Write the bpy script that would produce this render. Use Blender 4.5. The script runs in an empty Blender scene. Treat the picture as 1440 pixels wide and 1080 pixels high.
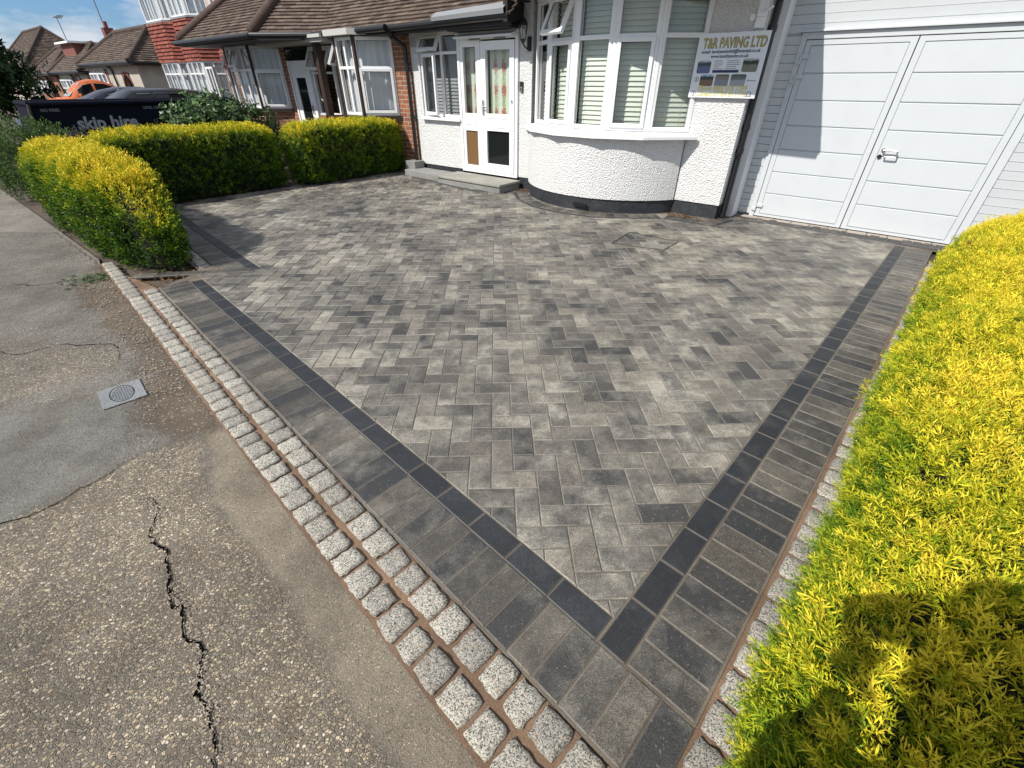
import bpy, bmesh, math, random
import numpy as np
from mathutils import Vector, Matrix
random.seed(7); RNG = np.random.default_rng(7)
R_ = math.radians
scene = bpy.context.scene
COL = scene.collection

# ------------------------------------------------------------------ camera
F_PX, PITCH, ROLL, CAMH = 611.4, 0.6057, 0.0048, 1.447
cam_d = bpy.data.cameras.new("camera"); cam = bpy.data.objects.new("camera", cam_d); COL.objects.link(cam)
cam_d.sensor_width = 36; cam_d.lens = 36*F_PX/1440; cam_d.clip_start = 0.02; cam_d.clip_end = 2000
_c, _s = math.cos(PITCH), math.sin(PITCH); cr, sr = math.cos(ROLL), math.sin(ROLL)
M3 = Matrix(((cr, -sr, 0), (sr, cr, 0), (0, 0, 1))) @ Matrix(((1, 0, 0), (0, -_s, -_c), (0, _c, -_s)))
rot = Matrix((M3[0], -M3[1], -M3[2])).transposed()
cam.matrix_world = Matrix.Translation((0, 0, CAMH)) @ rot.to_4x4()
scene.camera = cam

# ------------------------------------------------------------------ world and sun
SUN_EL, SHADOW_DIR = R_(45), R_(32)
to_sun = Vector((-math.cos(SHADOW_DIR)*math.cos(SUN_EL), -math.sin(SHADOW_DIR)*math.cos(SUN_EL), math.sin(SUN_EL)))
W = bpy.data.worlds.new("World"); scene.world = W; W.use_nodes = True
nt = W.node_tree; nt.nodes.clear()
wo = nt.nodes.new('ShaderNodeOutputWorld'); bg = nt.nodes.new('ShaderNodeBackground')
sky = nt.nodes.new('ShaderNodeTexSky'); sky.sky_type = 'NISHITA'; sky.sun_disc = False
sky.sun_elevation = SUN_EL; sky.sun_rotation = math.atan2(to_sun.x, to_sun.y)
sky.air_density = 1.0; sky.dust_density = 0.6; sky.ozone_density = 2.0
tc = nt.nodes.new('ShaderNodeTexCoord'); mp = nt.nodes.new('ShaderNodeMapping'); mp.inputs['Scale'].default_value = (2.2, 2.2, 7.0)
mp.inputs['Location'].default_value = (3.3, 1.7, 0.2)
no = nt.nodes.new('ShaderNodeTexNoise'); no.inputs['Scale'].default_value = 2.0; no.inputs['Detail'].default_value = 9; no.inputs['Roughness'].default_value = .62
rp = nt.nodes.new('ShaderNodeValToRGB'); rp.color_ramp.elements[0].position = .36; rp.color_ramp.elements[1].position = .54
mx = nt.nodes.new('ShaderNodeMixRGB'); mx.inputs[2].default_value = (6.5, 7.0, 7.8, 1)
nt.links.new(tc.outputs['Generated'], mp.inputs[0]); nt.links.new(mp.outputs[0], no.inputs[0]); nt.links.new(no.outputs[0], rp.inputs[0])
tint = nt.nodes.new('ShaderNodeMixRGB'); tint.blend_type = 'MULTIPLY'; tint.inputs[0].default_value = 1; tint.inputs[2].default_value = (.55, .78, 1.12, 1); nt.links.new(sky.outputs[0], tint.inputs[1])
nt.links.new(rp.outputs[0], mx.inputs[0]); nt.links.new(tint.outputs[0], mx.inputs[1]); nt.links.new(mx.outputs[0], bg.inputs[0])
nt.links.new(bg.outputs[0], wo.inputs[0]); bg.inputs[1].default_value = 0.085
sl = bpy.data.lights.new("sun", 'SUN'); sl.energy = 4.6; sl.angle = R_(0.5); sl.color = (1, .95, .87)
so = bpy.data.objects.new("sun", sl); COL.objects.link(so); so.location = to_sun*30
so.rotation_euler = (-to_sun).to_track_quat('-Z', 'Y').to_euler()
scene.view_settings.view_transform = 'Standard'; scene.view_settings.look = 'None'; scene.view_settings.gamma = 1
scene.view_settings.exposure = 0.32
scene.cycles.max_bounces = 8; scene.cycles.transparent_max_bounces = 16

# ------------------------------------------------------------------ frames of reference
ANG = R_(-38.65)
P0 = Vector((2.62, 5.85, 0))                      # foot of the white pier's outer corner; x runs along the facade, y into the house
FD = Vector((math.cos(ANG), math.sin(ANG), 0)); ND = Vector((-math.sin(ANG), math.cos(ANG), 0))
def HW(s, d, z=0): return P0 + FD*s + ND*d + Vector((0, 0, z))
def W2H(x, y):
    r = Vector((x, y, 0)) - P0; return r.dot(FD), r.dot(ND)

# ------------------------------------------------------------------ materials
def mat(name, col=(.5, .5, .5), rough=.6, metal=0, spec=None):
    m = bpy.data.materials.new(name); m.use_nodes = True
    b = m.node_tree.nodes['Principled BSDF']
    b.inputs['Base Color'].default_value = (*col, 1); b.inputs['Roughness'].default_value = rough; b.inputs['Metallic'].default_value = metal
    if spec is not None: b.inputs['Specular IOR Level'].default_value = spec
    return m
class N:
    """small node helper"""
    def __init__(s, m): s.m = m; s.t = m.node_tree; s.b = s.t.nodes['Principled BSDF']
    def new(s, k, **kw):
        n = s.t.nodes.new(k)
        for a, v in kw.items():
            if a.startswith('i_'): n.inputs[a[2:].replace('_', ' ')].default_value = v
            else: setattr(n, a, v)
        return n
    def l(s, a, b): s.t.links.new(a, b)
    def coord(s, scale=(1, 1, 1), which='Object', rot=(0, 0, 0)):
        tc = s.new('ShaderNodeTexCoord'); m = s.new('ShaderNodeMapping'); m.inputs['Scale'].default_value = scale; m.inputs['Rotation'].default_value = rot
        s.l(tc.outputs[which], m.inputs[0]); return m.outputs[0]
    def noise(s, v, scale, detail=4, rough=.55, out=0):
        n = s.new('ShaderNodeTexNoise'); n.inputs['Scale'].default_value = scale; n.inputs['Detail'].default_value = detail; n.inputs['Roughness'].default_value = rough
        if v is not None: s.l(v, n.inputs[0])
        return n.outputs[out]
    def voro(s, v, scale, feature='F1', out='Distance', rnd=1):
        n = s.new('ShaderNodeTexVoronoi'); n.feature = feature; n.inputs['Scale'].default_value = scale; n.inputs['Randomness'].default_value = rnd
        s.l(v, n.inputs[0]); return n.outputs[out]
    def ramp(s, f, stops):
        r = s.new('ShaderNodeValToRGB'); e = r.color_ramp.elements
        while len(e) < len(stops): e.new(.5)
        for k, (p, c) in enumerate(stops):
            e[k].position = p; e[k].color = (*c, 1) if isinstance(c, tuple) else (c, c, c, 1)
        s.l(f, r.inputs[0]); return r.outputs[0]
    def mix(s, f, a, b, mode='MIX'):
        n = s.new('ShaderNodeMixRGB'); n.blend_type = mode
        for k, v in ((0, f), (1, a), (2, b)):
            if isinstance(v, (int, float)): n.inputs[k].default_value = v if k == 0 else (v, v, v, 1)
            elif isinstance(v, tuple): n.inputs[k].default_value = (*v, 1)
            else: s.l(v, n.inputs[k])
        return n.outputs[0]
    def math(s, op, a, b=None):
        n = s.new('ShaderNodeMath'); n.operation = op
        for k, v in ((0, a), (1, b)):
            if v is None: continue
            if isinstance(v, (int, float)): n.inputs[k].default_value = v
            else: s.l(v, n.inputs[k])
        return n.outputs[0]
    def attr(s, name):
        n = s.new('ShaderNodeAttribute'); n.attribute_name = name; return n
    def sep(s, v):
        n = s.new('ShaderNodeSeparateColor'); s.l(v, n.inputs[0]); return n.outputs
    def col(s, v): s.l(v, s.b.inputs['Base Color'])
    def rough(s, v): s.l(v, s.b.inputs['Roughness'])
    def bump(s, h, strength=.5, dist=.01):
        n = s.new('ShaderNodeBump'); n.inputs['Strength'].default_value = strength; n.inputs['Distance'].default_value = dist
        s.l(h, n.inputs['Height']); s.l(n.outputs[0], s.b.inputs['Normal'])

def m_paver(name, dark, light, warm, speck=1.0, drift=1.0, shift=0.0):
    m = mat(name, rough=.8); n = N(m); v = n.coord(); a = n.attr('cell'); rgb = n.sep(a.outputs['Color'])
    off = n.new('ShaderNodeVectorMath'); off.operation = 'MULTIPLY_ADD'; n.l(a.outputs['Color'], off.inputs[0]); off.inputs[1].default_value = (7, 7, 7); n.l(v, off.inputs[2])
    big = n.noise(off.outputs[0], 8, 4, .62); fld = n.noise(v, 1.5, 4, .6); fine = n.noise(v, 230, 4, .75); mid = n.noise(v, 45, 4, .7); spk = n.voro(v, 240, out='Color')
    f = n.math('ADD', n.math('MULTIPLY', rgb[0], .34), n.math('MULTIPLY', big, 1.15)); f = n.math('ADD', f, n.math('MULTIPLY', fld, 1.35*drift)); f = n.math('SUBTRACT', f, .21+.575*drift+.315+shift)
    c = n.ramp(f, [(.10, dark), (.38, tuple(d*.6+l*.4 for d, l in zip(dark, light))), (.62, light), (.9, tuple(l*1.35 for l in light))])
    c = n.mix(n.math('MULTIPLY', rgb[1], .45), c, warm, 'MIX') if warm else c
    c = n.mix(.9, c, n.ramp(fine, [(.36, .30), (.5, .95), (.64, 1.9)]), 'MULTIPLY'); c = n.mix(.45, c, n.ramp(mid, [(.36, .55), (.64, 1.45)]), 'MULTIPLY')
    sp = n.sep(spk)[0]; c = n.mix(n.ramp(sp, [(.965, 0.0), (.985, .4*speck)]), c, (.34, .31, .26))
    stain = n.noise(v, 2.3, 6, .65); c = n.mix(n.ramp(stain, [(.54, 0.0), (.70, .45 if warm else .1)]), c, (.05, .045, .038))
    dust = n.noise(v, 3.1, 6, .7); c = n.mix(n.ramp(dust, [(.56, 0.0), (.72, .30 if warm else .12)]), c, (.36, .33, .28))
    c = n.mix(n.math('MULTIPLY', rgb[2], .45), c, (.30, .27, .235))
    n.col(c); n.bump(n.math('ADD', n.noise(v, 300, 3, .7), n.math('MULTIPLY', mid, .8)), .65, .005); n.rough(n.ramp(fld, [(.3, .46), (.7, .66)])); n.b.inputs['Specular IOR Level'].default_value = .6
    return m
M = {}
M['paver'] = m_paver('paver_concrete', (.026, .027, .029), (.31, .288, .238), (.22, .19, .15))
M['paver_edge'] = m_paver('paver_edge_concrete', (.024, .025, .027), (.23, .21, .175), (.15, .125, .09), .8, 1.0, .13)
M['char'] = m_paver('charcoal_paver', (.009, .011, .0145), (.024, .028, .034), None, .25, .3)
def m_sand(name, a, b, sc=60):
    m = mat(name, rough=.95); n = N(m); v = n.coord(); n.col(n.mix(.6, n.ramp(n.noise(v, 3, 4), [(.3, a), (.7, b)]), n.ramp(n.noise(v, sc*4, 3, .7), [(.3, .5), (.7, 1.5)]), 'MULTIPLY'))
    n.bump(n.noise(v, sc*3, 4, .7), .8, .006); return m
M['sand'] = m_sand('joint_sand', (.10, .062, .040), (.26, .165, .105))
M['joint'] = m_sand('dark_joint', (.10, .080, .060), (.20, .17, .135))
M['soil'] = m_sand('soil', (.035, .026, .019), (.11, .085, .062), 30)
def m_granite():
    m = mat('granite', rough=.75); n = N(m); v = n.coord(); a = n.sep(n.attr('cell').outputs['Color'])
    s1 = n.sep(n.voro(v, 330, out='Color'))[0]; s2 = n.noise(v, 420, 2, .8); s3 = n.noise(v, 35, 3)
    c = n.ramp(n.math('ADD', n.math('MULTIPLY', s1, .55), n.math('MULTIPLY', s2, .5)), [(.28, (.05, .05, .055)), (.42, (.30, .29, .265)), (.6, (.52, .50, .45)), (.8, (.70, .67, .60))])
    c = n.mix(1, c, (.86, .84, .79), 'MULTIPLY'); c = n.mix(n.math('MULTIPLY', a[0], .6), c, (.45, .45, .47), 'MULTIPLY'); c = n.mix(n.ramp(s3, [(.55, 0.0), (.75, .35)]), c, (.34, .24, .15))
    n.col(c); n.bump(n.noise(v, 90, 5, .7), .9, .006); return m
M['granite'] = m_granite()
def m_asphalt(name, base, chip, scale, chips=.5, big=.25, bd=.004):
    m = mat(name, rough=.9); n = N(m); v = n.coord()
    vv = n.voro(v, scale, out='Color'); dd = n.voro(v, scale, 'DISTANCE_TO_EDGE'); r = n.sep(vv)
    stone = n.ramp(r[0], [(.0, tuple(c*.45 for c in chip)), (.35, tuple(c*.8 for c in chip)), (.6, chip), (.85, (chip[0]*1.5, chip[1]*1.35, chip[2]*1.15)), (1, tuple(c*2.3 for c in chip))])
    msk = n.math('MULTIPLY', n.ramp(dd, [(.03, 0.0), (.14, 1.0)]), n.ramp(r[1], [(1-chips-.03, 0.0), (1-chips, 1.0)]))
    fine = n.ramp(n.noise(v, scale*3.3, 3, .75), [(.3, .45), (.5, .9), (.7, 1.6)])
    bc = n.mix(.8, base, fine, 'MULTIPLY'); c = n.mix(msk, bc, stone)
    c = n.mix(big*2.2, c, n.ramp(n.noise(v, 1.9, 7, .7), [(.36, .55), (.5, 1.0), (.66, 1.45)]), 'MULTIPLY')
    c = n.mix(n.ramp(n.noise(v, 2.9, 5, .7), [(.5, 0.0), (.72, .45)]), c, (.17, .125, .085))
    n.col(c); h = n.math('ADD', n.math('MULTIPLY', msk, 1.0), n.math('MULTIPLY', n.noise(v, scale*2, 3, .7), .8)); n.bump(h, .8, bd); return m
M['tarmac'] = m_asphalt('tarmac_grey', (.19, .172, .148), (.30, .275, .24), 165, .5)
M['tarmac2'] = m_asphalt('tarmac_patch', (.225, .208, .18), (.35, .325, .28), 200, .45, .2)
M['tarmac3'] = m_asphalt('tarmac_brown', (.215, .185, .15), (.34, .30, .245), 165, .5)
M['aggreg'] = m_asphalt('exposed_aggregate', (.20, .165, .125), (.36, .31, .24), 125, .72, .2, .014)
M['conc'] = m_asphalt('old_concrete', (.27, .225, .17), (.42, .36, .275), 260, .35, .3, .002)
M['road'] = m_asphalt('road_asphalt', (.06, .06, .06), (.12, .12, .12), 120, .4)
def m_render():
    m = mat('white_roughcast', rough=.85); n = N(m); v = n.coord()
    h = n.math('ADD', n.noise(v, 58, 4, .62), n.math('MULTIPLY', n.voro(v, 75, 'SMOOTH_F1'), .6))
    c = n.mix(n.ramp(n.noise(v, 2.2, 5, .65), [(.45, 0.0), (.8, .30)]), (.76, .76, .75), (.60, .60, .57)); n.col(c); n.bump(h, 1.0, .026); return m
M['render'] = m_render()
def m_cream(name, c1, c2):
    m = mat(name, rough=.9); n = N(m); v = n.coord(); n.col(n.mix(n.ramp(n.noise(v, 3, 5), [(.35, 0.0), (.7, 1.0)]), c1, c2)); n.bump(n.noise(v, 70, 3), .7, .012); return m
M['pinkwall'] = m_cream('pink_pebbledash', (.52, .42, .36), (.42, .34, .29)); M['cream'] = m_cream('cream_pebbledash', (.45, .42, .36), (.34, .32, .27))
def m_plinth():
    m = mat('black_plinth', (.018, .020, .024), .55); n = N(m); v = n.coord(); n.col(n.ramp(n.noise(v, 9, 6, .7), [(.3, (.012, .014, .018)), (.6, (.028, .031, .037)), (.85, (.09, .09, .09))])); n.bump(n.noise(v, 40, 4), .5, .01); return m
M['plinth'] = m_plinth()
def m_brick(name, c1, c2, mortar):
    m = mat(name, rough=.85); n = N(m); tc_ = n.new('ShaderNodeTexCoord'); sx = n.new('ShaderNodeSeparateXYZ'); n.l(tc_.outputs['Object'], sx.inputs[0])
    cb = n.new('ShaderNodeCombineXYZ'); n.l(n.math('ADD', sx.outputs[0], sx.outputs[1]), cb.inputs[0]); n.l(sx.outputs[2], cb.inputs[1])
    b = n.new('ShaderNodeTexBrick'); b.inputs['Scale'].default_value = 1; b.inputs['Brick Width'].default_value = .21; b.inputs['Row Height'].default_value = .07
    b.inputs['Mortar Size'].default_value = .007; b.inputs['Mortar Smooth'].default_value = .2; b.inputs['Bias'].default_value = -.1
    b.inputs['Color1'].default_value = (*c1, 1); b.inputs['Color2'].default_value = (*c2, 1); b.inputs['Mortar'].default_value = (*mortar, 1)
    n.l(cb.outputs[0], b.inputs[0]); v = n.coord()
    n.col(n.mix(.5, b.outputs[0], n.ramp(n.noise(v, 25, 4, .7), [(.3, .5), (.7, 1.5)]), 'MULTIPLY')); n.bump(n.math('SUBTRACT', 1, b.outputs[1]), .7, .008); return m
M['brick'] = m_brick('red_brick', (.30, .105, .045), (.17, .065, .035), (.36, .31, .25))
M['brickdark'] = m_brick('dark_red_brick', (.20, .04, .03), (.14, .03, .025), (.25, .2, .17))
def m_tile(name, c1, c2, c3):
    m = mat(name, rough=.85); n = N(m); v = n.coord(); a = n.sep(n.attr('cell').outputs['Color'])
    c = n.ramp(a[0], [(0, c1), (.5, c2), (1, c3)]); c = n.mix(.7, c, n.ramp(n.noise(v, 14, 5, .7), [(.3, .55), (.7, 1.5)]), 'MULTIPLY')
    c = n.mix(n.ramp(n.noise(v, 2.1, 6, .75), [(.58, 0.0), (.72, .5)]), c, (.17, .16, .12)); n.col(c); n.bump(n.noise(v, 60, 4, .7), .5, .01); return m
M['tile'] = m_tile('roof_tile', (.060, .040, .030), (.095, .066, .050), (.15, .11, .08))
M['tilered'] = m_tile('red_hung_tile', (.15, .032, .022), (.20, .045, .03), (.27, .075, .045))
def m_upvc(name, c, r=.32):
    m = mat(name, c, r); n = N(m); v = n.coord(); n.col(n.mix(n.ramp(n.noise(v, 3.5, 5, .7), [(.45, 0.0), (.8, .3)]), c, tuple(x*.82 for x in c))); return m
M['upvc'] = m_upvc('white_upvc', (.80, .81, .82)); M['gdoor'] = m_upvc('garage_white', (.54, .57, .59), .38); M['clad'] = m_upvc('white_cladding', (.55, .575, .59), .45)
M['black'] = mat('black_plastic', (.012, .012, .013), .35); M['darkpaint'] = mat('black_paint', (.015, .014, .014), .5)
M['brownwood'] = mat('brown_timber', (.035, .018, .012), .55); M['lead'] = m_upvc('grey_lead', (.22, .23, .24), .6)
M['blind'] = m_upvc('sage_blind', (.60, .64, .56), .5); M['chrome'] = mat('brushed_metal', (.6, .6, .6), .28, 1)
M['dark'] = mat('dark_room', (.02, .02, .02), .9); M['curtain'] = m_upvc('white_net_curtain', (.60, .62, .66), .9)
M['slab'] = m_cream('grey_slab', (.26, .26, .25), (.18, .18, .17)); M['galv'] = m_cream('galvanised', (.26, .275, .28), (.20, .21, .215)); M['galv'].node_tree.nodes['Principled BSDF'].inputs['Metallic'].default_value = .35
M['soffit'] = m_upvc('soffit_grey', (.45, .44, .42), .7); M['rubber'] = mat('tyre_rubber', (.012, .012, .012), .8)
M['brownpanel'] = mat('brown_obscured_panel', (.16, .085, .03), .5); M['skipdark'] = mat('skip_steel_navy', (.006, .008, .016), .9, 0, .15)
M['dullprint'] = mat('dull_print', (.30, .31, .33), .7); M['faintprint'] = mat('faint_print', (.16, .17, .18), .8); M['whiteprint'] = mat('white_print', (.55, .56, .58), .6); M['timber'] = m_sand('weathered_timber', (.04, .035, .03), (.08, .065, .05), 20)
M['wood'] = m_sand('bark', (.05, .035, .022), (.10, .075, .05), 30)
def m_glass():
    m = bpy.data.materials.new('window_glass'); m.use_nodes = True; t = m.node_tree; t.nodes.clear()
    o = t.nodes.new('ShaderNodeOutputMaterial'); mi = t.nodes.new('ShaderNodeMixShader'); tr = t.nodes.new('ShaderNodeBsdfTransparent'); gl = t.nodes.new('ShaderNodeBsdfGlossy'); fr = t.nodes.new('ShaderNodeLayerWeight'); pw = t.nodes.new('ShaderNodeMath'); pw.operation = 'POWER'; pw.inputs[1].default_value = 4; ml = t.nodes.new('ShaderNodeMath'); ml.operation = 'MULTIPLY_ADD'; ml.inputs[1].default_value = .9; ml.inputs[2].default_value = .07
    tr.inputs[0].default_value = (.93, .95, .94, 1); gl.inputs['Roughness'].default_value = .02; fr.inputs[0].default_value = .5
    t.links.new(fr.outputs['Facing'], pw.inputs[0]); t.links.new(pw.outputs[0], ml.inputs[0]); t.links.new(ml.outputs[0], mi.inputs[0]); t.links.new(tr.outputs[0], mi.inputs[1]); t.links.new(gl.outputs[0], mi.inputs[2]); t.links.new(mi.outputs[0], o.inputs[0]); return m
M['glass'] = m_glass()
M['darkglass'] = mat('dark_glass', (.012, .014, .015), .04); M['darkglass'].node_tree.nodes['Principled BSDF'].inputs['IOR'].default_value = 1.4
def m_leaf(name, stops, trans=.16):
    m = mat(name, rough=.55); n = N(m); a = n.sep(n.attr('cell').outputs['Color'])
    c = n.ramp(a[0], stops); n.col(n.mix(.5, c, n.ramp(a[1], [(0, .6), (1, 1.45)]), 'MULTIPLY'))
    n.b.inputs['Specular IOR Level'].default_value = .25
    t = n.t; tl = n.new('ShaderNodeBsdfTranslucent'); mi = n.new('ShaderNodeMixShader'); out = [x for x in t.nodes if x.type == 'OUTPUT_MATERIAL'][0]
    n.l(n.ramp(a[0], stops), tl.inputs[0]); mi.inputs[0].default_value = trans; n.l(n.b.outputs[0], mi.inputs[1]); n.l(tl.outputs[0], mi.inputs[2]); n.l(mi.outputs[0], out.inputs[0]); return m
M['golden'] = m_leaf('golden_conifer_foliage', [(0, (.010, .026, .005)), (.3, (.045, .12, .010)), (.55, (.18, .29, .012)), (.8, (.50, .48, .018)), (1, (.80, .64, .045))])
M['greenleaf'] = m_leaf('green_foliage', [(0, (.012, .028, .008)), (.5, (.035, .085, .018)), (1, (.10, .17, .035))])
M['laurel'] = m_leaf('laurel_foliage', [(0, (.010, .025, .008)), (.5, (.03, .075, .018)), (1, (.13, .2, .07))], .1)
M['laurel'].node_tree.nodes['Principled BSDF'].inputs['Roughness'].default_value = .3
M['deadleaf'] = m_leaf('dead_foliage', [(0, (.05, .02, .008)), (.5, (.14, .06, .02)), (1, (.3, .16, .06))])
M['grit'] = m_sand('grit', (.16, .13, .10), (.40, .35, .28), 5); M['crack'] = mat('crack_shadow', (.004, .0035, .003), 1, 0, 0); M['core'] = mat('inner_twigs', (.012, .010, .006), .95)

# ------------------------------------------------------------------ mesh helpers
class MB:
    def __init__(s, T=None): s.v = []; s.f = []; s.m = []; s.c = []; s.T = T or Matrix.Identity(4)
    def add(s, vs, fs, mi=0, col=None):
        o = len(s.v)
        for p in vs: s.v.append(tuple(s.T @ Vector(p)))
        for f in fs: s.f.append([i+o for i in f]); s.m.append(mi); s.c.append(col or (0, 0, 0))
    def box(s, a, b, mi=0, col=None):
        x0, y0, z0 = [min(p, q) for p, q in zip(a, b)]; x1, y1, z1 = [max(p, q) for p, q in zip(a, b)]
        s.add([(x0, y0, z0), (x1, y0, z0), (x1, y1, z0), (x0, y1, z0), (x0, y0, z1), (x1, y0, z1), (x1, y1, z1), (x0, y1, z1)],
              [(0, 3, 2, 1), (4, 5, 6, 7), (0, 1, 5, 4), (1, 2, 6, 5), (2, 3, 7, 6), (3, 0, 4, 7)], mi, col)
    def bar(s, p, q, r, mi=0, n=10, r2=None, cap=True):
        p, q = Vector(p), Vector(q); a = (q-p).normalized(); u = a.orthogonal().normalized(); w = a.cross(u); r2 = r if r2 is None else r2
        vs = [tuple(c + (u*math.cos(t)+w*math.sin(t))*rr) for c, rr in ((p, r), (q, r2)) for t in [2*math.pi*k/n for k in range(n)]]
        fs = [(k, (k+1) % n, n+(k+1) % n, n+k) for k in range(n)]
        if cap: fs += [tuple(range(n))[::-1], tuple(range(n, 2*n))]
        s.add(vs, fs, mi)
    def path(s, pts, r, mi=0, n=8):
        for a, b in zip(pts, pts[1:]): s.bar(a, b, r, mi, n)
    def prism(s, poly, z0, z1, mi=0, col=None):
        n = len(poly); s.add([(x, y, z0) for x, y in poly]+[(x, y, z1) for x, y in poly], [tuple(range(n))[::-1], tuple(range(n, 2*n))]+[(k, (k+1) % n, n+(k+1) % n, n+k) for k in range(n)], mi, col)
    def lathe(s, prof, c=(0, 0, 0), n=20, mi=0):
        vs = [(c[0]+r*math.cos(2*math.pi*k/n), c[1]+r*math.sin(2*math.pi*k/n), c[2]+z) for r, z in prof for k in range(n)]
        s.add(vs, [(j*n+k, j*n+(k+1) % n, (j+1)*n+(k+1) % n, (j+1)*n+k) for j in range(len(prof)-1) for k in range(n)], mi)
    def frame(s, x0, x1, z0, z1, y0, y1, w, mi=0):
        s.box((x0, y0, z0), (x0+w, y1, z1), mi); s.box((x1-w, y0, z0), (x1, y1, z1), mi)
        s.box((x0+w, y0, z0), (x1-w, y1, z0+w), mi); s.box((x0+w, y0, z1-w), (x1-w, y1, z1), mi)
    def build(s, name, mats, parent=None, smooth=False, bevel=0, label=None):
        me = bpy.data.meshes.new(name); me.from_pydata(s.v, [], s.f)
        for m in (mats if isinstance(mats, (list, tuple)) else [mats]): me.materials.append(m)
        me.polygons.foreach_set('material_index', s.m)
        if any(c != (0, 0, 0) for c in s.c):
            at = me.color_attributes.new('cell', 'FLOAT_COLOR', 'CORNER'); arr = []
            for f, c in zip(s.f, s.c): arr += [c[0], c[1], c[2], 1.0]*len(f)
            at.data.foreach_set('color', arr)
        me.validate(); me.update()
        if smooth:
            me.polygons.foreach_set('use_smooth', [True]*len(me.polygons))
        o = bpy.data.objects.new(name, me); COL.objects.link(o)
        if parent is not None: o.parent = parent
        if bevel:
            b = o.modifiers.new('bevel', 'BEVEL'); b.width = bevel; b.segments = 2; b.limit_method = 'ANGLE'; b.angle_limit = R_(40)
        if label: o['label'] = label
        return o
def tag(o, label, cat, group=None):
    o['label'] = label; o['category'] = cat
    if group: o['group'] = group
    return o
def empty(name, loc, rz=0, label=None, cat=None, group=None):
    o = bpy.data.objects.new(name, None); COL.objects.link(o); o.location = loc; o.rotation_euler = (0, 0, rz); o.empty_display_size = .2
    if label: tag(o, label, cat, group)
    return o
def struct(o): o['kind'] = 'structure'; return o
def copy_tree(o, parent=None):
    c = o.copy(); COL.objects.link(c); c.parent = parent
    for ch in list(o.children): copy_tree(ch, c)
    return c

def clip_half(poly, a, b, c):       # keep a*x+b*y<=c
    out = []
    for i in range(len(poly)):
        p, q = poly[i], poly[(i+1) % len(poly)]; dp, dq = a*p[0]+b*p[1]-c, a*q[0]+b*q[1]-c
        if dp <= 0: out.append(p)
        if (dp < 0 < dq) or (dq < 0 < dp):
            t = dp/(dp-dq); out.append((p[0]+(q[0]-p[0])*t, p[1]+(q[1]-p[1])*t))
    return out
def area(p): return .5*sum(p[i][0]*p[(i+1) % len(p)][1]-p[(i+1) % len(p)][0]*p[i][1] for i in range(len(p)))
def inset(poly, d):
    if area(poly) < 0: poly = poly[::-1]
    out = list(poly); n = len(poly)
    for i in range(n):
        p, q = poly[i], poly[(i+1) % n]; ex, ey = q[0]-p[0], q[1]-p[1]; L = math.hypot(ex, ey)
        if L < 1e-6: continue
        nx, ny = ey/L, -ex/L                       # outward
        out = clip_half(out, nx, ny, nx*p[0]+ny*p[1]-d)
        if len(out) < 3: return None
    return out
def brick(mb, poly, z, gap=.0012, ch=.004, rc=None, mi=0):
    """one paver: top with a chamfer round it"""
    a = inset(poly, gap)
    if not a or abs(area(a)) < 2e-4: return
    b = inset(a, ch)
    r = rc or (random.random(), random.random(), 0.0)
    r = (max(r[0], 1e-3), r[1], 0.0); jz = random.uniform(-.0012, .0012)
    if not b or len(b) != len(a):
        n = len(a); mb.add([(x, y, z+jz-.002) for x, y in a]+[(x, y, z-.012) for x, y in a], [tuple(range(n))]+[(k, n+k, n+(k+1) % n, (k+1) % n) for k in range(n)], mi, r); return
    # match ring order
    k0 = min(range(len(b)), key=lambda k: (b[k][0]-a[0][0])**2+(b[k][1]-a[0][1])**2); b = b[k0:]+b[:k0]; n = len(a)
    tx, ty = random.uniform(-.004, .004), random.uniform(-.004, .004); cx = sum(p[0] for p in a)/n; cy = sum(p[1] for p in a)/n
    zz = lambda x, y: z+jz+(x-cx)*tx+(y-cy)*ty
    mb.add([(x, y, zz(x, y)) for x, y in b]+[(x, y, zz(x, y)-ch*.8) for x, y in a]+[(x, y, z-.014) for x, y in a], [tuple(range(n))], mi, r)
    o = len(mb.v)-3*n
    for k in range(n):
        k1 = (k+1) % n
        mb.f.append([o+k, o+n+k, o+n+k1, o+k1]); mb.m.append(mi); mb.c.append((r[0], r[1], .55))
        mb.f.append([o+n+k, o+2*n+k, o+2*n+k1, o+n+k1]); mb.m.append(mi); mb.c.append((r[0], r[1], 0))

# ------------------------------------------------------------------ ground
mb = MB(); mb.add([(-400, -300, -.16), (400, -300, -.16), (400, 500, -.16), (-400, 500, -.16)], [(0, 1, 2, 3)]); struct(mb.build('ground', M['soil']))
def sheet(name, poly, z, m):
    if area(poly) < 0: poly = poly[::-1]
    mb = MB(); mb.add([(x, y, z) for x, y in poly], [tuple(range(len(poly)))]); return struct(mb.build(name, m))
def hp(s, d): p = HW(s, d); return (p.x, p.y)
# soil of the front gardens, between pavement and houses
sheet('front_garden_soil', [hp(-70, -8.2), hp(12, -8.2), hp(12, 14), hp(-70, 14)], -.040, M['soil'])
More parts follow.
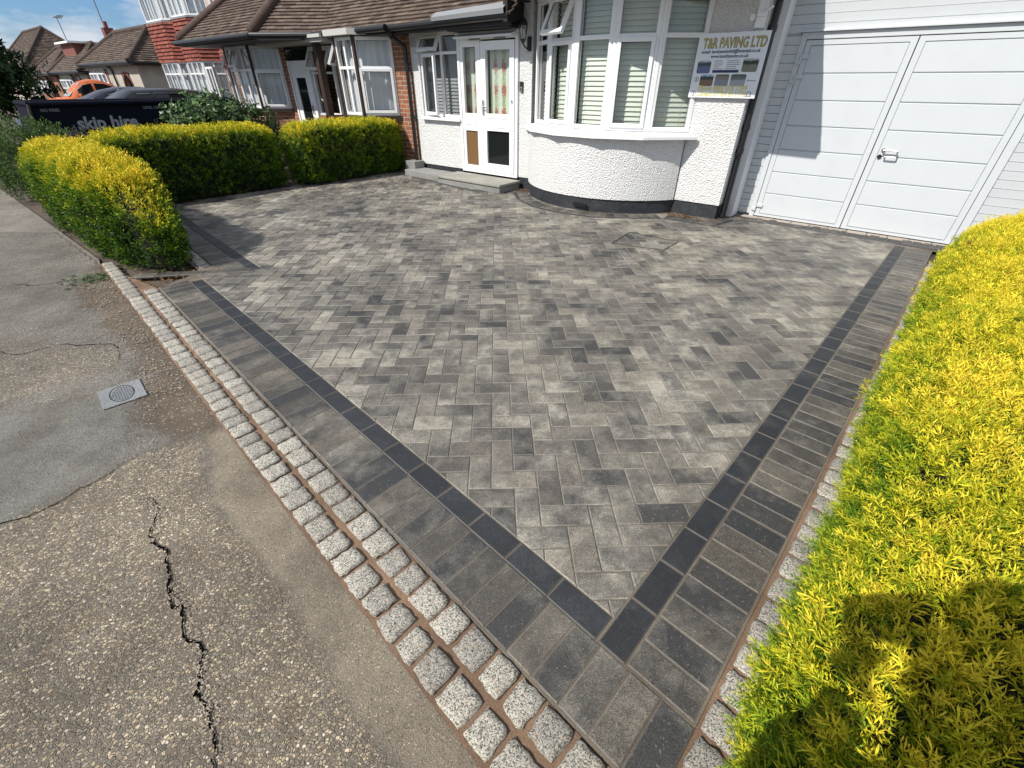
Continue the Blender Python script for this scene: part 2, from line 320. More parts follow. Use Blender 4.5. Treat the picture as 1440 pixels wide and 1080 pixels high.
# pavement and its patches
NV = Vector((-.6915, -.7224)); UV = Vector((-.7224, .6915)); MV = Vector((.725, -.688)); VV = Vector((.688, .725))
def LP(n, u): p = NV*n + UV*u; return (p.x, p.y)       # n: offset across the near-left edge, u: along it
def RP(m, v): p = MV*m + VV*v; return (p.x, p.y)       # the right edge
COB_OUT = -.205
sheet('pavement', [LP(COB_OUT, -3), LP(COB_OUT, 5.72), hp(-4.3, -5.45), hp(-70, -5.6), hp(-70, -8.2), hp(8, -8.2), hp(8, -5.2)], -.022, M['tarmac'])
sheet('road', [hp(-90, -8.34), hp(60, -8.34), hp(60, -14.5), hp(-90, -14.5)], -.13, M['road'])
k = MB(Matrix.Translation(P0) @ Matrix.Rotation(ANG, 4, 'Z')); k.box((-90, -8.34, -.16), (60, -8.2, -.008)); k.box((-90, -14.65, -.16), (60, -14.5, -.008)); struct(k.build('kerb', M['conc']))
def jag(pts, amp=.012, step=.035, seed=1):
    r = random.Random(seed); out = []
    for a, b in zip(pts, pts[1:]):
        L = math.dist(a, b); n = max(1, int(L/step)); nx, ny = -(b[1]-a[1])/L, (b[0]-a[0])/L
        for k in range(n):
            t = k/n; j = r.uniform(-amp, amp) if k else 0; out.append((a[0]+(b[0]-a[0])*t+nx*j, a[1]+(b[1]-a[1])*t+ny*j))
    return out+[pts[-1]]
def fract(pts, amp, depth, r):
    for _ in range(depth):
        out = []
        for a, b in zip(pts, pts[1:]):
            L = math.dist(a, b); nx, ny = -(b[1]-a[1])/L, (b[0]-a[0])/L; j = r.gauss(0, 1)*amp*L; t = r.uniform(.4, .6); out += [a, (a[0]+(b[0]-a[0])*t+nx*j, a[1]+(b[1]-a[1])*t+ny*j)]
        pts = out+[pts[-1]]
    return pts
R8 = random.Random(8)
Z_AGG = fract([(-2.75, .62), (-2.04, 1.10), (-1.89, 1.23), (-1.77, 1.49), (-1.62, 1.62), (-1.50, 1.60), (-1.26, 1.23), (-.87, .91), (-.43, .48), (-.29, .36), (0.3, -.35)], .05, 3, R8)+[(0.5, -2.4), (-7, -2.4)]
Z_CON = [(-1.60, 1.68), (-1.50, 1.60), (-1.26, 1.23), (-.87, .91), (-.43, .48), (-.29, .36), (0.3, -.35), (.8, -.8), (1, 0), (0, 1), (-1.3, 2.0)]
Z_DIRT = fract([(-1.62, 1.60), (-1.95, 1.72), (-2.12, 1.95), (-2.10, 2.12), (-2.42, 2.42), (-2.56, 2.55), (-2.70, 2.66), (-3.0, 2.85), (-3.4, 3.15), (-3.8, 3.75)], .07, 3, R8)+[(-4.2, 4.5), (-2.5, 4.2), (-1.3, 1.9)]
Z_P2 = fract([(-5.2, 1.9), (-3.93, 2.80), (-2.85, 2.55), (-2.60, 2.52), (-2.42, 2.28), (-2.79, 1.88), (-3.6, 1.3)], .05, 3, R8)+[(-7.5, -.2)]
Z_P3 = fract([(-3.6, 1.1), (-2.79, 1.75), (-2.25, 1.98), (-1.98, 1.72), (-1.80, 1.50), (-2.04, 1.10), (-2.75, .62)], .05, 3, R8)+[(-4.6, -.6)]
def sdist(P, poly):
    A = np.array(poly, float); B = np.roll(A, -1, 0); best = np.full(len(P), 1e9); inside = np.zeros(len(P), bool)
    for a, b in zip(A, B):
        e = b-a; t = np.clip(((P-a) @ e)/max(e @ e, 1e-12), 0, 1); best = np.minimum(best, np.linalg.norm(P-(a+t[:, None]*e), axis=1))
        c = ((a[1] > P[:, 1]) != (b[1] > P[:, 1])); xi = a[0]+(P[:, 1]-a[1])*(b[0]-a[0])/((b[1]-a[1]) if abs(b[1]-a[1]) > 1e-12 else 1e-12); inside ^= c & (P[:, 0] < xi)
    return np.where(inside, best, -best)
def pavement_grid(x0, x1, y0, y1, st):
    nx, ny = int((x1-x0)/st)+1, int((y1-y0)/st)+1; X, Y = np.meshgrid(x0+np.arange(nx)*st, y0+np.arange(ny)*st, indexing='ij'); P = np.stack([X.ravel(), Y.ravel()], 1)
    enc = lambda poly: np.clip(.5+sdist(P, poly)/.4, 0, 1)
    masks = [enc(z) for z in (Z_AGG, Z_CON, Z_DIRT, Z_P2, Z_P3)]
    Zc = -.0145+.0016*np.sin(P[:, 0]*2.3+1)*np.sin(P[:, 1]*1.9)-.003*np.clip(masks[2]*2-1, 0, 1)
    I, J = np.meshgrid(np.arange(nx-1), np.arange(ny-1), indexing='ij'); I, J = I.ravel(), J.ravel(); F = np.stack([I*ny+J, (I+1)*ny+J, (I+1)*ny+J+1, I*ny+J+1], 1)
    C = P[F].mean(1); keep = (C @ np.array(NV[:]) > COB_OUT-.02) & ((C-np.array(P0[:2])) @ np.array(ND[:2]) < -5.5); F = F[keep]
    me = bpy.data.meshes.new('pavement_surface'); me.from_pydata(np.column_stack([P, Zc]).tolist(), [], F.tolist())
    for nm, k in (('zone_a', (0, 1, 2)), ('zone_b', (3, 4, 4))):
        at = me.color_attributes.new(nm, 'FLOAT_COLOR', 'POINT'); at.data.foreach_set('color', np.column_stack([masks[k[0]], masks[k[1]], masks[k[2]], np.ones(len(P))]).astype(np.float32).ravel())
    m = mat('worn_pavement', rough=.9); n = N(m); v = n.coord()
    def asph(base, chip, scale, chips, big=.25):
        r = n.sep(n.voro(v, scale, out='Color')); dd = n.voro(v, scale, 'DISTANCE_TO_EDGE')
        stone = n.ramp(r[0], [(.0, tuple(c*.4 for c in chip)), (.35, tuple(c*.8 for c in chip)), (.6, chip), (.85, (chip[0]*1.45, chip[1]*1.3, chip[2]*1.05)), (1, tuple(c*2.1 for c in chip))])
        msk = n.math('MULTIPLY', n.ramp(dd, [(.03, 0.0), (.14, 1.0)]), n.ramp(r[1], [(1-chips-.03, 0.0), (1-chips, 1.0)]))
        c = n.mix(msk, n.mix(.8, base, n.ramp(n.noise(v, scale*2.6, 3, .75), [(.34, .4), (.5, .95), (.66, 1.7)]), 'MULTIPLY'), stone); return c, msk
    big1 = n.ramp(n.noise(v, 1.6, 7, .72), [(.36, .62), (.5, 1.0), (.64, 1.35)]); rag = n.noise(v, 11, 7, .75); rag2 = n.noise(v, 3.5, 6, .7)
    za, zb = n.sep(n.attr('zone_a').outputs['Color']), n.sep(n.attr('zone_b').outputs['Color'])
    def msk(z, w=.03, amp=.22): return n.ramp(n.math('ADD', z, n.math('MULTIPLY', n.math('SUBTRACT', rag, .5), amp)), [(.5-w, 0.0), (.5+w, 1.0)])
    c, h = asph((.205, .188, .162), (.33, .305, .265), 165, .5)
    c2, h2 = asph((.185, .162, .132), (.33, .29, .235), 150, .6); k = msk(zb[0]); c = n.mix(k, c, c2)
    c3, h3 = asph((.23, .222, .20), (.31, .295, .265), 230, .35); k = msk(zb[1]); c = n.mix(k, c, c3); h = n.mix(k, h, h3)
    c4, h4 = asph((.22, .185, .14), (.43, .375, .29), 118, .75); k = msk(za[0], .05, .3); c = n.mix(k, c, c4); h = n.mix(k, h, h4)
    c5, h5 = asph((.33, .28, .21), (.47, .41, .32), 250, .35); k = msk(za[1], .04, .16); c = n.mix(k, c, c5); h = n.mix(k, h, h5)
    c6, h6 = asph((.14, .108, .078), (.31, .26, .195), 95, .25); k6 = msk(za[2], .10, .9); c = n.mix(k6, c, c6); h = n.mix(k6, h, h6)
    c = n.mix(.9, c, big1, 'MULTIPLY'); c = n.mix(n.ramp(rag2, [(.52, 0.0), (.68, .42)]), c, (.15, .11, .072)); c = n.mix(n.ramp(n.noise(v, 6, 6, .7), [(.58, 0.0), (.70, .4)]), c, (.32, .25, .165))
    n.col(c); n.bump(n.math('ADD', h, n.math('MULTIPLY', n.noise(v, 300, 4, .75), .9)), 1.0, .011); me.materials.append(m)
    o = bpy.data.objects.new('pavement_surface', me); COL.objects.link(o); return struct(o)
pavement_grid(-9.0, .9, -2.0, 5.2, .03)
# cracks: flat jagged strips, near-black colour standing in for shade in the gaps
def crack(pts, w, name='crack', seed=2, z=-.0105):
    r = random.Random(seed); P = fract(pts, .10, 5, r); mb = MB(); L = []; Rr = []; N_ = len(P)-1; ww = w
    for i, p in enumerate(P):
        q = P[min(i+1, N_)]; o = P[max(i-1, 0)]; dx, dy = q[0]-o[0], q[1]-o[1]; l = math.hypot(dx, dy) or 1; t = min(1, 4*i/N_+.05, 4*(N_-i)/N_+.05)
        ww = .6*ww+.4*w*r.uniform(.1, 1.9); a_ = ww*t*r.uniform(.6, 1.4); b_ = ww*t*r.uniform(.6, 1.4); L.append((p[0]-dy/l*a_, p[1]+dx/l*a_)); Rr.append((p[0]+dy/l*b_, p[1]-dx/l*b_))
    for i in range(N_): mb.add([(*L[i], z), (*Rr[i], z), (*Rr[i+1], z), (*L[i+1], z)], [(0, 1, 2, 3)])
    return struct(mb.build(name, M['crack']))
crack([(-1.60, 1.23), (-1.46, 1.18), (-1.37, 1.02), (-1.19, .83), (-1.11, .78), (-.95, .62), (-.92, .55), (-.85, .48), (-.76, .35), (-.70, .22)], .0035)
crack([(-2.6, .71), (-2.04, 1.11), (-1.89, 1.25), (-1.72, 1.56)], .0022, seed=5, z=-.0107)
crack([(-4.6, 2.35), (-3.93, 2.80), (-2.85, 2.55), (-2.62, 2.50), (-2.44, 2.28)], .0025, seed=6, z=-.0108)
crack([(-5.6, 3.2), (-4.6, 3.45), (-3.93, 3.70), (-3.72, 3.86)], .003, seed=7, z=-.0109)

# ------------------------------------------------------------------ paved driveway
CL, CY, CO = .10083, R_(1.928), (.0028, 1.598)
cc, cs_ = math.cos(CY), math.sin(CY)
def lat(i, j): return (CO[0]+CL*(i*cc-j*cs_), CO[1]+CL*(i*cs_+j*cc))
NC = -.770; MC = -.262                                  # inner edges of the charcoal rows
n2 = (-.7071, -.7071); N2 = -1.040
def beyond(x, y): return y > 3.83+(x+3.4)*.16            # past the cross course
mb = MB(); field_clip = []
for i in range(-95, 80):
    for j in range(-14, 105):
        r = (i-j-2) % 4
        if r == 0: q = [lat(i, j), lat(i+2, j), lat(i+2, j+1), lat(i, j+1)]
        elif r == 3: q = [lat(i, j), lat(i+1, j), lat(i+1, j+2), lat(i, j+2)]
        else: continue
        cx = sum(p[0] for p in q)/4; cy = sum(p[1] for p in q)/4; s_, d_ = W2H(cx, cy)
        if s_ < -6.3 or s_ > 3.6 or d_ > .5 or d_ < -8: continue
        if NV.x*cx+NV.y*cy > NC+.12 or MV.x*cx+MV.y*cy > MC+.12: continue
        if -3.0 < s_ < -.6 and d_ > -(math.sqrt(max(0, 1.42**2-(s_+1.8)**2))-.72)+.1: continue
        if d_ > .05 and s_ < .1: continue
        q = clip_half(q, MV.x, MV.y, MC)
        if len(q) > 2: q = clip_half(q, n2[0], n2[1], N2-.1) if beyond(cx, cy) else clip_half(q, NV.x, NV.y, NC)
        if len(q) > 2: brick(mb, q, 0)
struct(mb.build('driveway_paving', M['paver']))
sheet('driveway_joint_bed', [LP(-.44, -.06), RP(.062, 6.4), hp(4.5, .56), hp(-6.1, .56), hp(-6.1, -4.7), (-2.9, 3.9), LP(-.44, 4.6)], -.0045, M['joint'])
sheet('edge_mortar', [LP(COB_OUT, -2.0), LP(-.44, -2.0), LP(-.44, 4.62), LP(COB_OUT, 5.75)], -.0100, M['sand'])
sheet('edge_mortar', [RP(.062, .445), RP(.20, .445), RP(.20, 5.9), RP(.062, 5.9)], -.0100, M['sand'])
def strip(mb, fn, n0, n1, u0, u1, du, z=0, stop=None, mi=0):
    u = u0
    while u < u1-1e-4:
        ue = min(u+du, u1); brick(mb, [fn(n0, u), fn(n1, u), fn(n1, ue), fn(n0, ue)], z, gap=.0022, mi=mi); u += du
# u of the corner
Uc = UV.x*.347+UV.y*.6; Vc = VV.x*.347+VV.y*.6
mbc = MB(); strip(mbc, LP, -.668, NC+.001, Uc+.105, 4.56, .2045); strip(mbc, RP, MC+.001, -.161, Vc-.002, 6.36, .2)
mbs = MB(); strip(mbs, LP, -.448, -.670, Uc-.225, 4.62, .1025)
strip(mbs, RP, -.159, .055, Vc+.004, 6.34, .1022)
# far section behind the cross course
n2v = Vector(n2); u2 = Vector((-.7071, .7071))
def FP(n, u): p = n2v*n+u2*u; return (p.x, p.y)
strip(mbc, FP, N2-.1, N2, 4.50, 8.6, .203, .0035); strip(mbs, FP, N2, N2+.205, 4.62, 8.6, .1022, .0035)
a, b = Vector((-3.42, 3.72)), Vector((-2.40, 3.90)); e = (b-a).normalized(); pe = Vector((-e.y, e.x))
def XP(n, u): p = a+e*u+pe*n; return (p.x, p.y)
strip(mbs, XP, 0, .1, 0, (b-a).length, .2, .004)
# courses round the bay, the step and the garage
bw = [W2H(*p) for p in [(-1.68, 9.31), (-.36, 7.63), (.21, 7.27), (.67, 6.27), (1.18, 5.79), (2.34, 5.23), (2.49, 5.41), (2.99, 5.55), (4.30, 4.56)]]
bw = [(-5.4, -.50), (-3.6, -.72), (-3.2, -.35), (-3.05, -.38), (-2.7, -.72), (-2.25, -.96), (-1.8, -1.02), (-1.3, -.94), (-.85, -.66), (-.55, -.40), (.10, -.36), (.22, .10), (.55, .22), (2.62, .22)]
poly = [Vector(hp(*p)) for p in bw]
for w0, w1, MBX, mode in ((0, .062, mbc, 'L'), (.064, .24, mbs, 'S')):
    for A, B in zip(poly, poly[1:]):
        e = (B-A).normalized(); nn = Vector((-e.y, e.x)); L = (B-A).length; n = max(1, round(L/(.2 if mode == 'L' else .1)))
        if mode == 'S' and (A-poly[0]).length < 1.7: continue
        for k in range(n):
            t0, t1 = L*k/n, L*(k+1)/n
            q = [A+e*t0+nn*w0, A+e*t1+nn*w0, A+e*t1+nn*w1, A+e*t0+nn*w1]; brick(MBX, [tuple(x) for x in q], .004+.0004*(mode == 'S'), gap=.0015)
struct(mbc.build('charcoal_border', M['char'])); struct(mbs.build('soldier_course', M['paver_edge']))
# granite setts
def sett(mb, fn, n0, n1, u0, u1, r):
    G = 6; cx, cy = (n0+n1)/2, (u0+u1)/2; hx, hy = abs(n1-n0)/2, (u1-u0)/2; rx = [r.uniform(-.006, .004) for _ in range(4)]; hh = r.uniform(-.001, .005); col = (max(.01, r.random()), r.random(), 0)
    ph = r.uniform(0, 9); vs = []
    for a_ in range(G+1):
        for b_ in range(G+1):
            gp_ = (-1, -.93, -.5, 0, .5, .93, 1); x, y = gp_[a_], gp_[b_]
            k_ = (abs(x)**11+abs(y)**11)**(1/11); sc = 1/max(k_, 1e-6) if k_ > 1 else 1
            x, y = x*sc, y*sc
            px = cx+x*(hx+(rx[0]*(y > 0)+rx[1]*(y <= 0))*.6)+.0022*math.sin(7*y+ph); py = cy+y*(hy+(rx[2]*(x > 0)+rx[3]*(x <= 0))*.6)+.0022*math.sin(6*x+ph)
            ed = 1 if (a_ in (0, G) or b_ in (0, G)) else (.7 if (a_ in (1, G-1) or b_ in (1, G-1)) else 0); z = .001+hh+.0022*math.sin(5*x+ph)*math.cos(4*y+ph)+r.uniform(-.0007, .0007)-(.010 if ed > .97 else 0)-(.0006 if .6 < ed <= .97 else 0)+r.uniform(-.0015, .0015)*(ed < .9)
            w = fn(px, py); vs.append((*w, z))
    fs = [(a_*(G+1)+b_, (a_+1)*(G+1)+b_, (a_+1)*(G+1)+b_+1, a_*(G+1)+b_+1) for a_ in range(G) for b_ in range(G)]
    p, q, s2 = [Vector(vs[k]) for k in (0, G*(G+1), G)]
    if (q-p).cross(s2-p).z < 0: fs = [f[::-1] for f in fs]
    mb.add(vs, fs, 0, col)
mb = MB(); r = random.Random(3)
def settrow(fn, n0, n1, u0, u1, step=.108, gap=.0115):
    u = u0
    while u < u1:
        L = step*r.uniform(.86, 1.12); sett(mb, fn, n0+r.uniform(-.003, .003), n1+r.uniform(-.003, .003), u, u+L-gap, r); u += L
settrow(LP, -.337, -.435, -1.2, 4.60); settrow(LP, -.215, -.313, -1.1, 5.62); settrow(RP, .075, .172, .455, 5.8)
settrow(FP, N2+.215, N2+.31, 4.9, 8.2)
struct(mb.build('granite_setts', M['granite'], smooth=True))

# ------------------------------------------------------------------ generic building parts
def wall_holes(mb, x0, x1, z0, z1, y, holes, th=.2, mi=0):
    xs = sorted({x0, x1, *[h[0] for h in holes], *[h[1] for h in holes]}); zs = sorted({z0, z1, *[h[2] for h in holes], *[h[3] for h in holes]})
    for a, b in zip(xs, xs[1:]):
        for c, d in zip(zs, zs[1:]):
            if any(h[0]-1e-6 <= a and b <= h[1]+1e-6 and h[2]-1e-6 <= c and d <= h[3]+1e-6 for h in holes): continue
            mb.add([(a, y, c), (b, y, c), (b, y, d), (a, y, d)], [(0, 1, 2, 3)], mi)
            mb.add([(a, y+th, c), (b, y+th, c), (b, y+th, d), (a, y+th, d)], [(3, 2, 1, 0)], mi)
    for h in holes:
        a, b, c, d = h
        mb.add([(a, y, c), (a, y+th, c), (a, y+th, d), (a, y, d)], [(3, 2, 1, 0)], mi); mb.add([(b, y, c), (b, y+th, c), (b, y+th, d), (b, y, d)], [(0, 1, 2, 3)], mi)
        mb.add([(a, y, c), (b, y, c), (b, y+th, c), (a, y+th, c)], [(0, 1, 2, 3)], mi); mb.add([(a, y, d), (b, y, d), (b, y+th, d), (a, y+th, d)], [(3, 2, 1, 0)], mi)
def shutters(T, x0, x1, z0, z1, y, parent, pitch=.05, m=None):
    mb = MB(T); z = z0+.01
    while z < z1-.01:
        mb.add([(x0, y, z), (x1, y, z), (x1, y+.018, z+pitch*.92), (x0, y+.018, z+pitch*.92)], [(0, 1, 2, 3)])
        mb.add([(x0, y, z), (x1, y, z), (x1, y-.001, z-.004), (x0, y-.001, z-.004)], [(3, 2, 1, 0)]); z += pitch
    for x in (x0+(x1-x0)*.2, x1-(x1-x0)*.2): mb.bar((x, y-.004, z0), (x, y-.004, z1), .0015, n=5)
    return mb.build('blind', m or M['blind'], parent)
def curtain(T, x0, x1, z0, z1, y, parent, m=None, wav=.05, amp=.02):
    mb = MB(T); n = max(6, int((x1-x0)/wav*4)); vs = []
    for k in range(n+1):
        x = x0+(x1-x0)*k/n; yy = y+amp*math.sin(2*math.pi*x/wav)+amp*.4*math.sin(x*17)
        vs += [(x, yy, z0), (x, yy*.98+.02*y, z1)]
    mb.add(vs, [(2*k, 2*k+2, 2*k+3, 2*k+1) for k in range(n)]); return mb.build('curtain', m or M['curtain'], parent, smooth=True)
def T_open(x, z, ang, axis='X', y=0): return Matrix.Translation((x, y, z)) @ Matrix.Rotation(ang, 4, axis) @ Matrix.Translation((-x, -y, -z))
def window(parent, T, x0, x1, z0, z1, y, cols, trans=None, fw=.045, back=None, opens=(), frame_m=None, dep=.07, cas=()):
    """framed window: cols = inner x positions of mullions; trans = transom height; opens = indices of top lights standing open"""
    fm = frame_m or M['upvc']; mb = MB(T); mb.frame(x0, x1, z0, z1, y, y+dep, fw)
    xs = [x0+fw]+list(cols)+[x1-fw]
    for c in cols: mb.box((c-fw*.45, y+.002, z0+fw), (c+fw*.45, y+dep-.002, z1-fw))
    cells = []
    for i in range(len(xs)-1):
        a = xs[i]+(fw*.45 if i else 0); b = xs[i+1]-(fw*.45 if i < len(xs)-2 else 0)
        if trans: mb.box((a, y+.004, trans-fw*.45), (b, y+dep-.004, trans+fw*.45)); cells += [(i, 0, a, b, z0+fw, trans-fw*.45), (i, 1, a, b, trans+fw*.45, z1-fw)]
        else: cells.append((i, 0, a, b, z0+fw, z1-fw))
    w = mb.build('window', fm, parent, bevel=.004)
    g = MB(T)
    for i, t, a, b, c, d in cells:
        is_open = (i, t) in opens; sash = is_open or (i, t) in cas; TT = T
        if is_open: TT = T @ (T_open(0, d, R_(-27), 'X', y) if t == 1 else T_open(a, 0, R_(-16), 'Z', y))
        s = MB(TT); sw = .045 if sash else .008; off = -.022 if sash else .012
        s.frame(a-(.012 if sash else 0), b+(.012 if sash else 0), c-(.012 if sash else 0), d+(.012 if sash else 0), y+off, y+off+.045, sw)
        if sash: s.build('sash', fm, w, bevel=.004)
        g2 = MB(TT); yy = y+off+.025; g2.add([(a+sw-.012, yy, c+sw-.012), (b-sw+.012, yy, c+sw-.012), (b-sw+.012, yy, d-sw+.012), (a+sw-.012, yy, d-sw+.012)], [(0, 1, 2, 3)]); g2.build('pane', M['glass'], w)
        gk = MB(TT); gk.frame(a+sw-.012, b-sw+.012, c+sw-.012, d-sw+.012, yy-.004, yy+.004, .006); gk.build('gasket', M['black'], w)
    return w
def roof_facet(mb, O, U, Vv, poly, gw=.165, gh=.1, tilt=.022, lap=0):
    """tiles over a polygon given in facet coordinates (u along the eave, v up the slope); O,U,V are 3D"""
    O, U, Vv = Vector(O), Vector(U).normalized(), Vector(Vv).normalized(); Nn = U.cross(Vv).normalized()
    if Nn.z < -.01: Nn = -Nn
    us = [p[0] for p in poly]; vs = [p[1] for p in poly]
    if area(poly) < 0: poly = poly[::-1]
    j0 = int(math.floor(min(vs)/gh)); j1 = int(math.ceil(max(vs)/gh))
    for j in range(j0, j1):
        i0 = int(math.floor(min(us)/gw))-1; i1 = int(math.ceil(max(us)/gw))+1
        for i in range(i0, i1):
            x0 = i*gw+(.5*gw if j % 2 else 0); q = [(x0+.0015, j*gh), (x0+gw-.0015, j*gh), (x0+gw-.0015, (j+1)*gh+.001), (x0+.0015, (j+1)*gh+.001)]
            for k in range(len(poly)):
                p, r2 = poly[k], poly[(k+1) % len(poly)]; ex, ey = r2[0]-p[0], r2[1]-p[1]; L = math.hypot(ex, ey)
                if L < 1e-6: continue
                q = clip_half(q, ey/L, -ex/L, (ey*p[0]-ex*p[1])/L)
                if len(q) < 3: break
            if len(q) < 3 or abs(area(q)) < 1e-5: continue
            jt = random.uniform(0, .005); top = [tuple(O+U*x+Vv*y+Nn*(jt+tilt*(1-(y-j*gh)/gh))) for x, y in q]; bot = [tuple(O+U*x+Vv*y-Nn*.004) for x, y in q]; n = len(q)
            fs = [tuple(range(n))]+[(k, n+k, n+(k+1) % n, (k+1) % n) for k in range(n)]
            mb.add(top+bot, fs, 0, (max(.01, random.random()), random.random(), 0))
def hiproof_box(name, x0, x1, y0, y1, ze, pitch, parent, over=.35, ridge_tiles=True, gw=.2, gh=.13, tilt=.03):
    x0, x1, y0, y1 = x0-over, x1+over, y0-over, y1+over; W_, D_ = x1-x0, y1-y0; tp = math.tan(pitch); h = min(W_, D_)/2
    rz = ze+h*tp; sl_ = h/math.cos(pitch)
    if W_ >= D_: A, B = (x0+h, y0+h), (x1-h, y1-h)
    else: A, B = (x0+h, y0+h), (x1-h, y1-h)
    if W_ >= D_: r0, r1 = (x0+h, (y0+y1)/2), (x1-h, (y0+y1)/2)
    else: r0, r1 = ((x0+x1)/2, y0+h), ((x0+x1)/2, y1-h)
    mb = MB(); ca, sa = math.cos(pitch), math.sin(pitch); i = h if W_ >= D_ else W_/2
    L = W_; top0, top1 = (h, L-h) if W_ >= D_ else (h, h)
    roof_facet(mb, (x0, y0, ze), (1, 0, 0), (0, ca, sa), [(0, 0), (L, 0), (L-h, sl_), (h, sl_)] if W_ > D_+.01 else [(0, 0), (L, 0), (h, sl_)], gw, gh, tilt)
    roof_facet(mb, (x1, y1, ze), (-1, 0, 0), (0, -ca, sa), [(0, 0), (L, 0), (L-h, sl_), (h, sl_)] if W_ > D_+.01 else [(0, 0), (L, 0), (h, sl_)], gw, gh, tilt)
    L = D_
    roof_facet(mb, (x1, y0, ze), (0, 1, 0), (-ca, 0, sa), [(0, 0), (L, 0), (h, sl_)] if W_ >= D_-.01 else [(0, 0), (L, 0), (L-h, sl_), (h, sl_)], gw, gh, tilt)
    roof_facet(mb, (x0, y1, ze), (0, -1, 0), (ca, 0, sa), [(0, 0), (L, 0), (h, sl_)] if W_ >= D_-.01 else [(0, 0), (L, 0), (L-h, sl_), (h, sl_)], gw, gh, tilt)
    ro = mb.build(name, M['tile'], parent)
    rt = MB()
    for c in ((x0, y0), (x0, y1)): rt.path([(*c, ze+.03), (*r0, rz+.03)], .09, n=8)
    for c in ((x1, y0), (x1, y1)): rt.path([(*c, ze+.03), (*r1, rz+.03)], .09, n=8)
    rt.bar((*r0, rz+.03), (*r1, rz+.03), .1)
    rt.build('ridge_tiles', M['tile'], ro)
    g = MB(); g.frame(x0-.05, x1+.05, 0, 0, 0, 0, 0) if False else None
    for p, q in (((x0, y0), (x1, y0)), ((x1, y0), (x1, y1)), ((x0, y0), (x0, y1)), ((x0, y1), (x1, y1))): g.bar((*p, ze-.03), (*q, ze-.03), .055, n=8)
    g.build('gutter', M['black'], ro)
    s = MB(); s.box((x0+.04, y0+.04, ze-.12), (x1-.04, y1-.04, ze-.04)); s.build('fascia', M['darkpaint'], ro)
    return ro, rz
I4 = Matrix.Identity(4)

# ------------------------------------------------------------------ the white bungalow
wh = empty('white_bungalow', P0, ANG, 'white roughcast bungalow with a black plinth, curved bay window and white glazed porch door', 'house')
EZ, ED, ER = 2.36, -.89, .18
bc, bR = (-1.8, .72), 1.42
def arc(off=0, n=28):
    R2 = bR+off; a0 = math.asin(1.21/bR); return [(bc[0]+R2*math.sin(t), bc[1]-R2*math.cos(t)) for t in [-a0+2*a0*k/n for k in range(n+1)]]
mb = MB()
wall_holes(mb, -5.62, 0, .17, 2.38, 0, [(-5.42, -4.50, .93, 2.12), (-4.50, -3.24, .17, 2.03), (-3.01, -.59, .17, 2.36)])
mb.add([(0, 0, .17), (0, .6, .17), (0, .6, 2.38), (0, 0, 2.38)], [(0, 1, 2, 3)]); mb.add([(-5.62, 0, .0), (-5.62, 4, .0), (-5.62, 4, 2.19), (-5.62, 0, 2.19)], [(3, 2, 1, 0)])
A = arc()
mb.add([(x, y, .17) for x, y in A]+[(x, y, .935) for x, y in A], [(k, k+1, 29+k+1, 29+k) for k in range(28)])
mb.add([(x, y, .935) for x, y in A]+[(-1.8, .2, .935)], [(k, 29, k+1) for k in range(28)][::1])
wh_wall = mb.build('wall', M['render'], wh)
mb = MB(); q = [(-5.62, .0), (-4.50, .0)]
B = [(x, y) for x, y in arc(-.018)]
for pts in ([(-5.62, .015), (-4.5, .015), (-4.5, .3)], [(-3.24, .3), (-3.24, .015), (-2.99, .015)]+B[1:-1]+[(-.6, .015), (-.015, .015), (-.015, .6)]):
    mb = MB()
    for p, r_ in zip(pts, pts[1:]): mb.add([(*p, -.03), (*r_, -.03), (*r_, .19), (*p, .19)], [(0, 1, 2, 3)])
    mb.build('plinth', M['plinth'], wh)
mb = MB(); mb.box((-1.72, -.712, .055), (-1.52, -.69, .10))
for k in range(9): mb.box((-1.715+k*.022, -.716, .058), (-1.705+k*.022, -.708, .097))
mb.build('air_brick', M['black'], wh)
mb = MB()                                             # dark rooms behind the glass
mb.add([(-5.5, .55, 0), (-3.1, .55, 0), (-3.1, .55, 2.5), (-5.5, .55, 2.5)], [(0, 1, 2, 3)]); mb.add([(-3.1, 3.2, 0), (-.1, 3.2, 0), (-.1, 3.2, 2.5), (-3.1, 3.2, 2.5)], [(0, 1, 2, 3)])
mb.add([(-5.6, .21, 2.42), (-.02, .21, 2.42), (-.02, 3.2, 2.42), (-5.6, 3.2, 2.42)], [(0, 1, 2, 3)]); mb.add([(-3.1, .25, 0), (-3.1, 3.2, 0), (-3.1, 3.2, 2.5), (-3.1, .25, 2.5)], [(0, 1, 2, 3)])
mb.add([(-.1, .25, 0), (-.1, 3.2, 0), (-.1, 3.2, 2.5), (-.1, .25, 2.5)], [(0, 1, 2, 3)]); mb.add([(-5.6, .1, .1), (-.02, .1, .1), (-.02, 3.2, .1), (-5.6, 3.2, .1)], [(0, 1, 2, 3)])
mb.build('interior', M['dark'], wh)
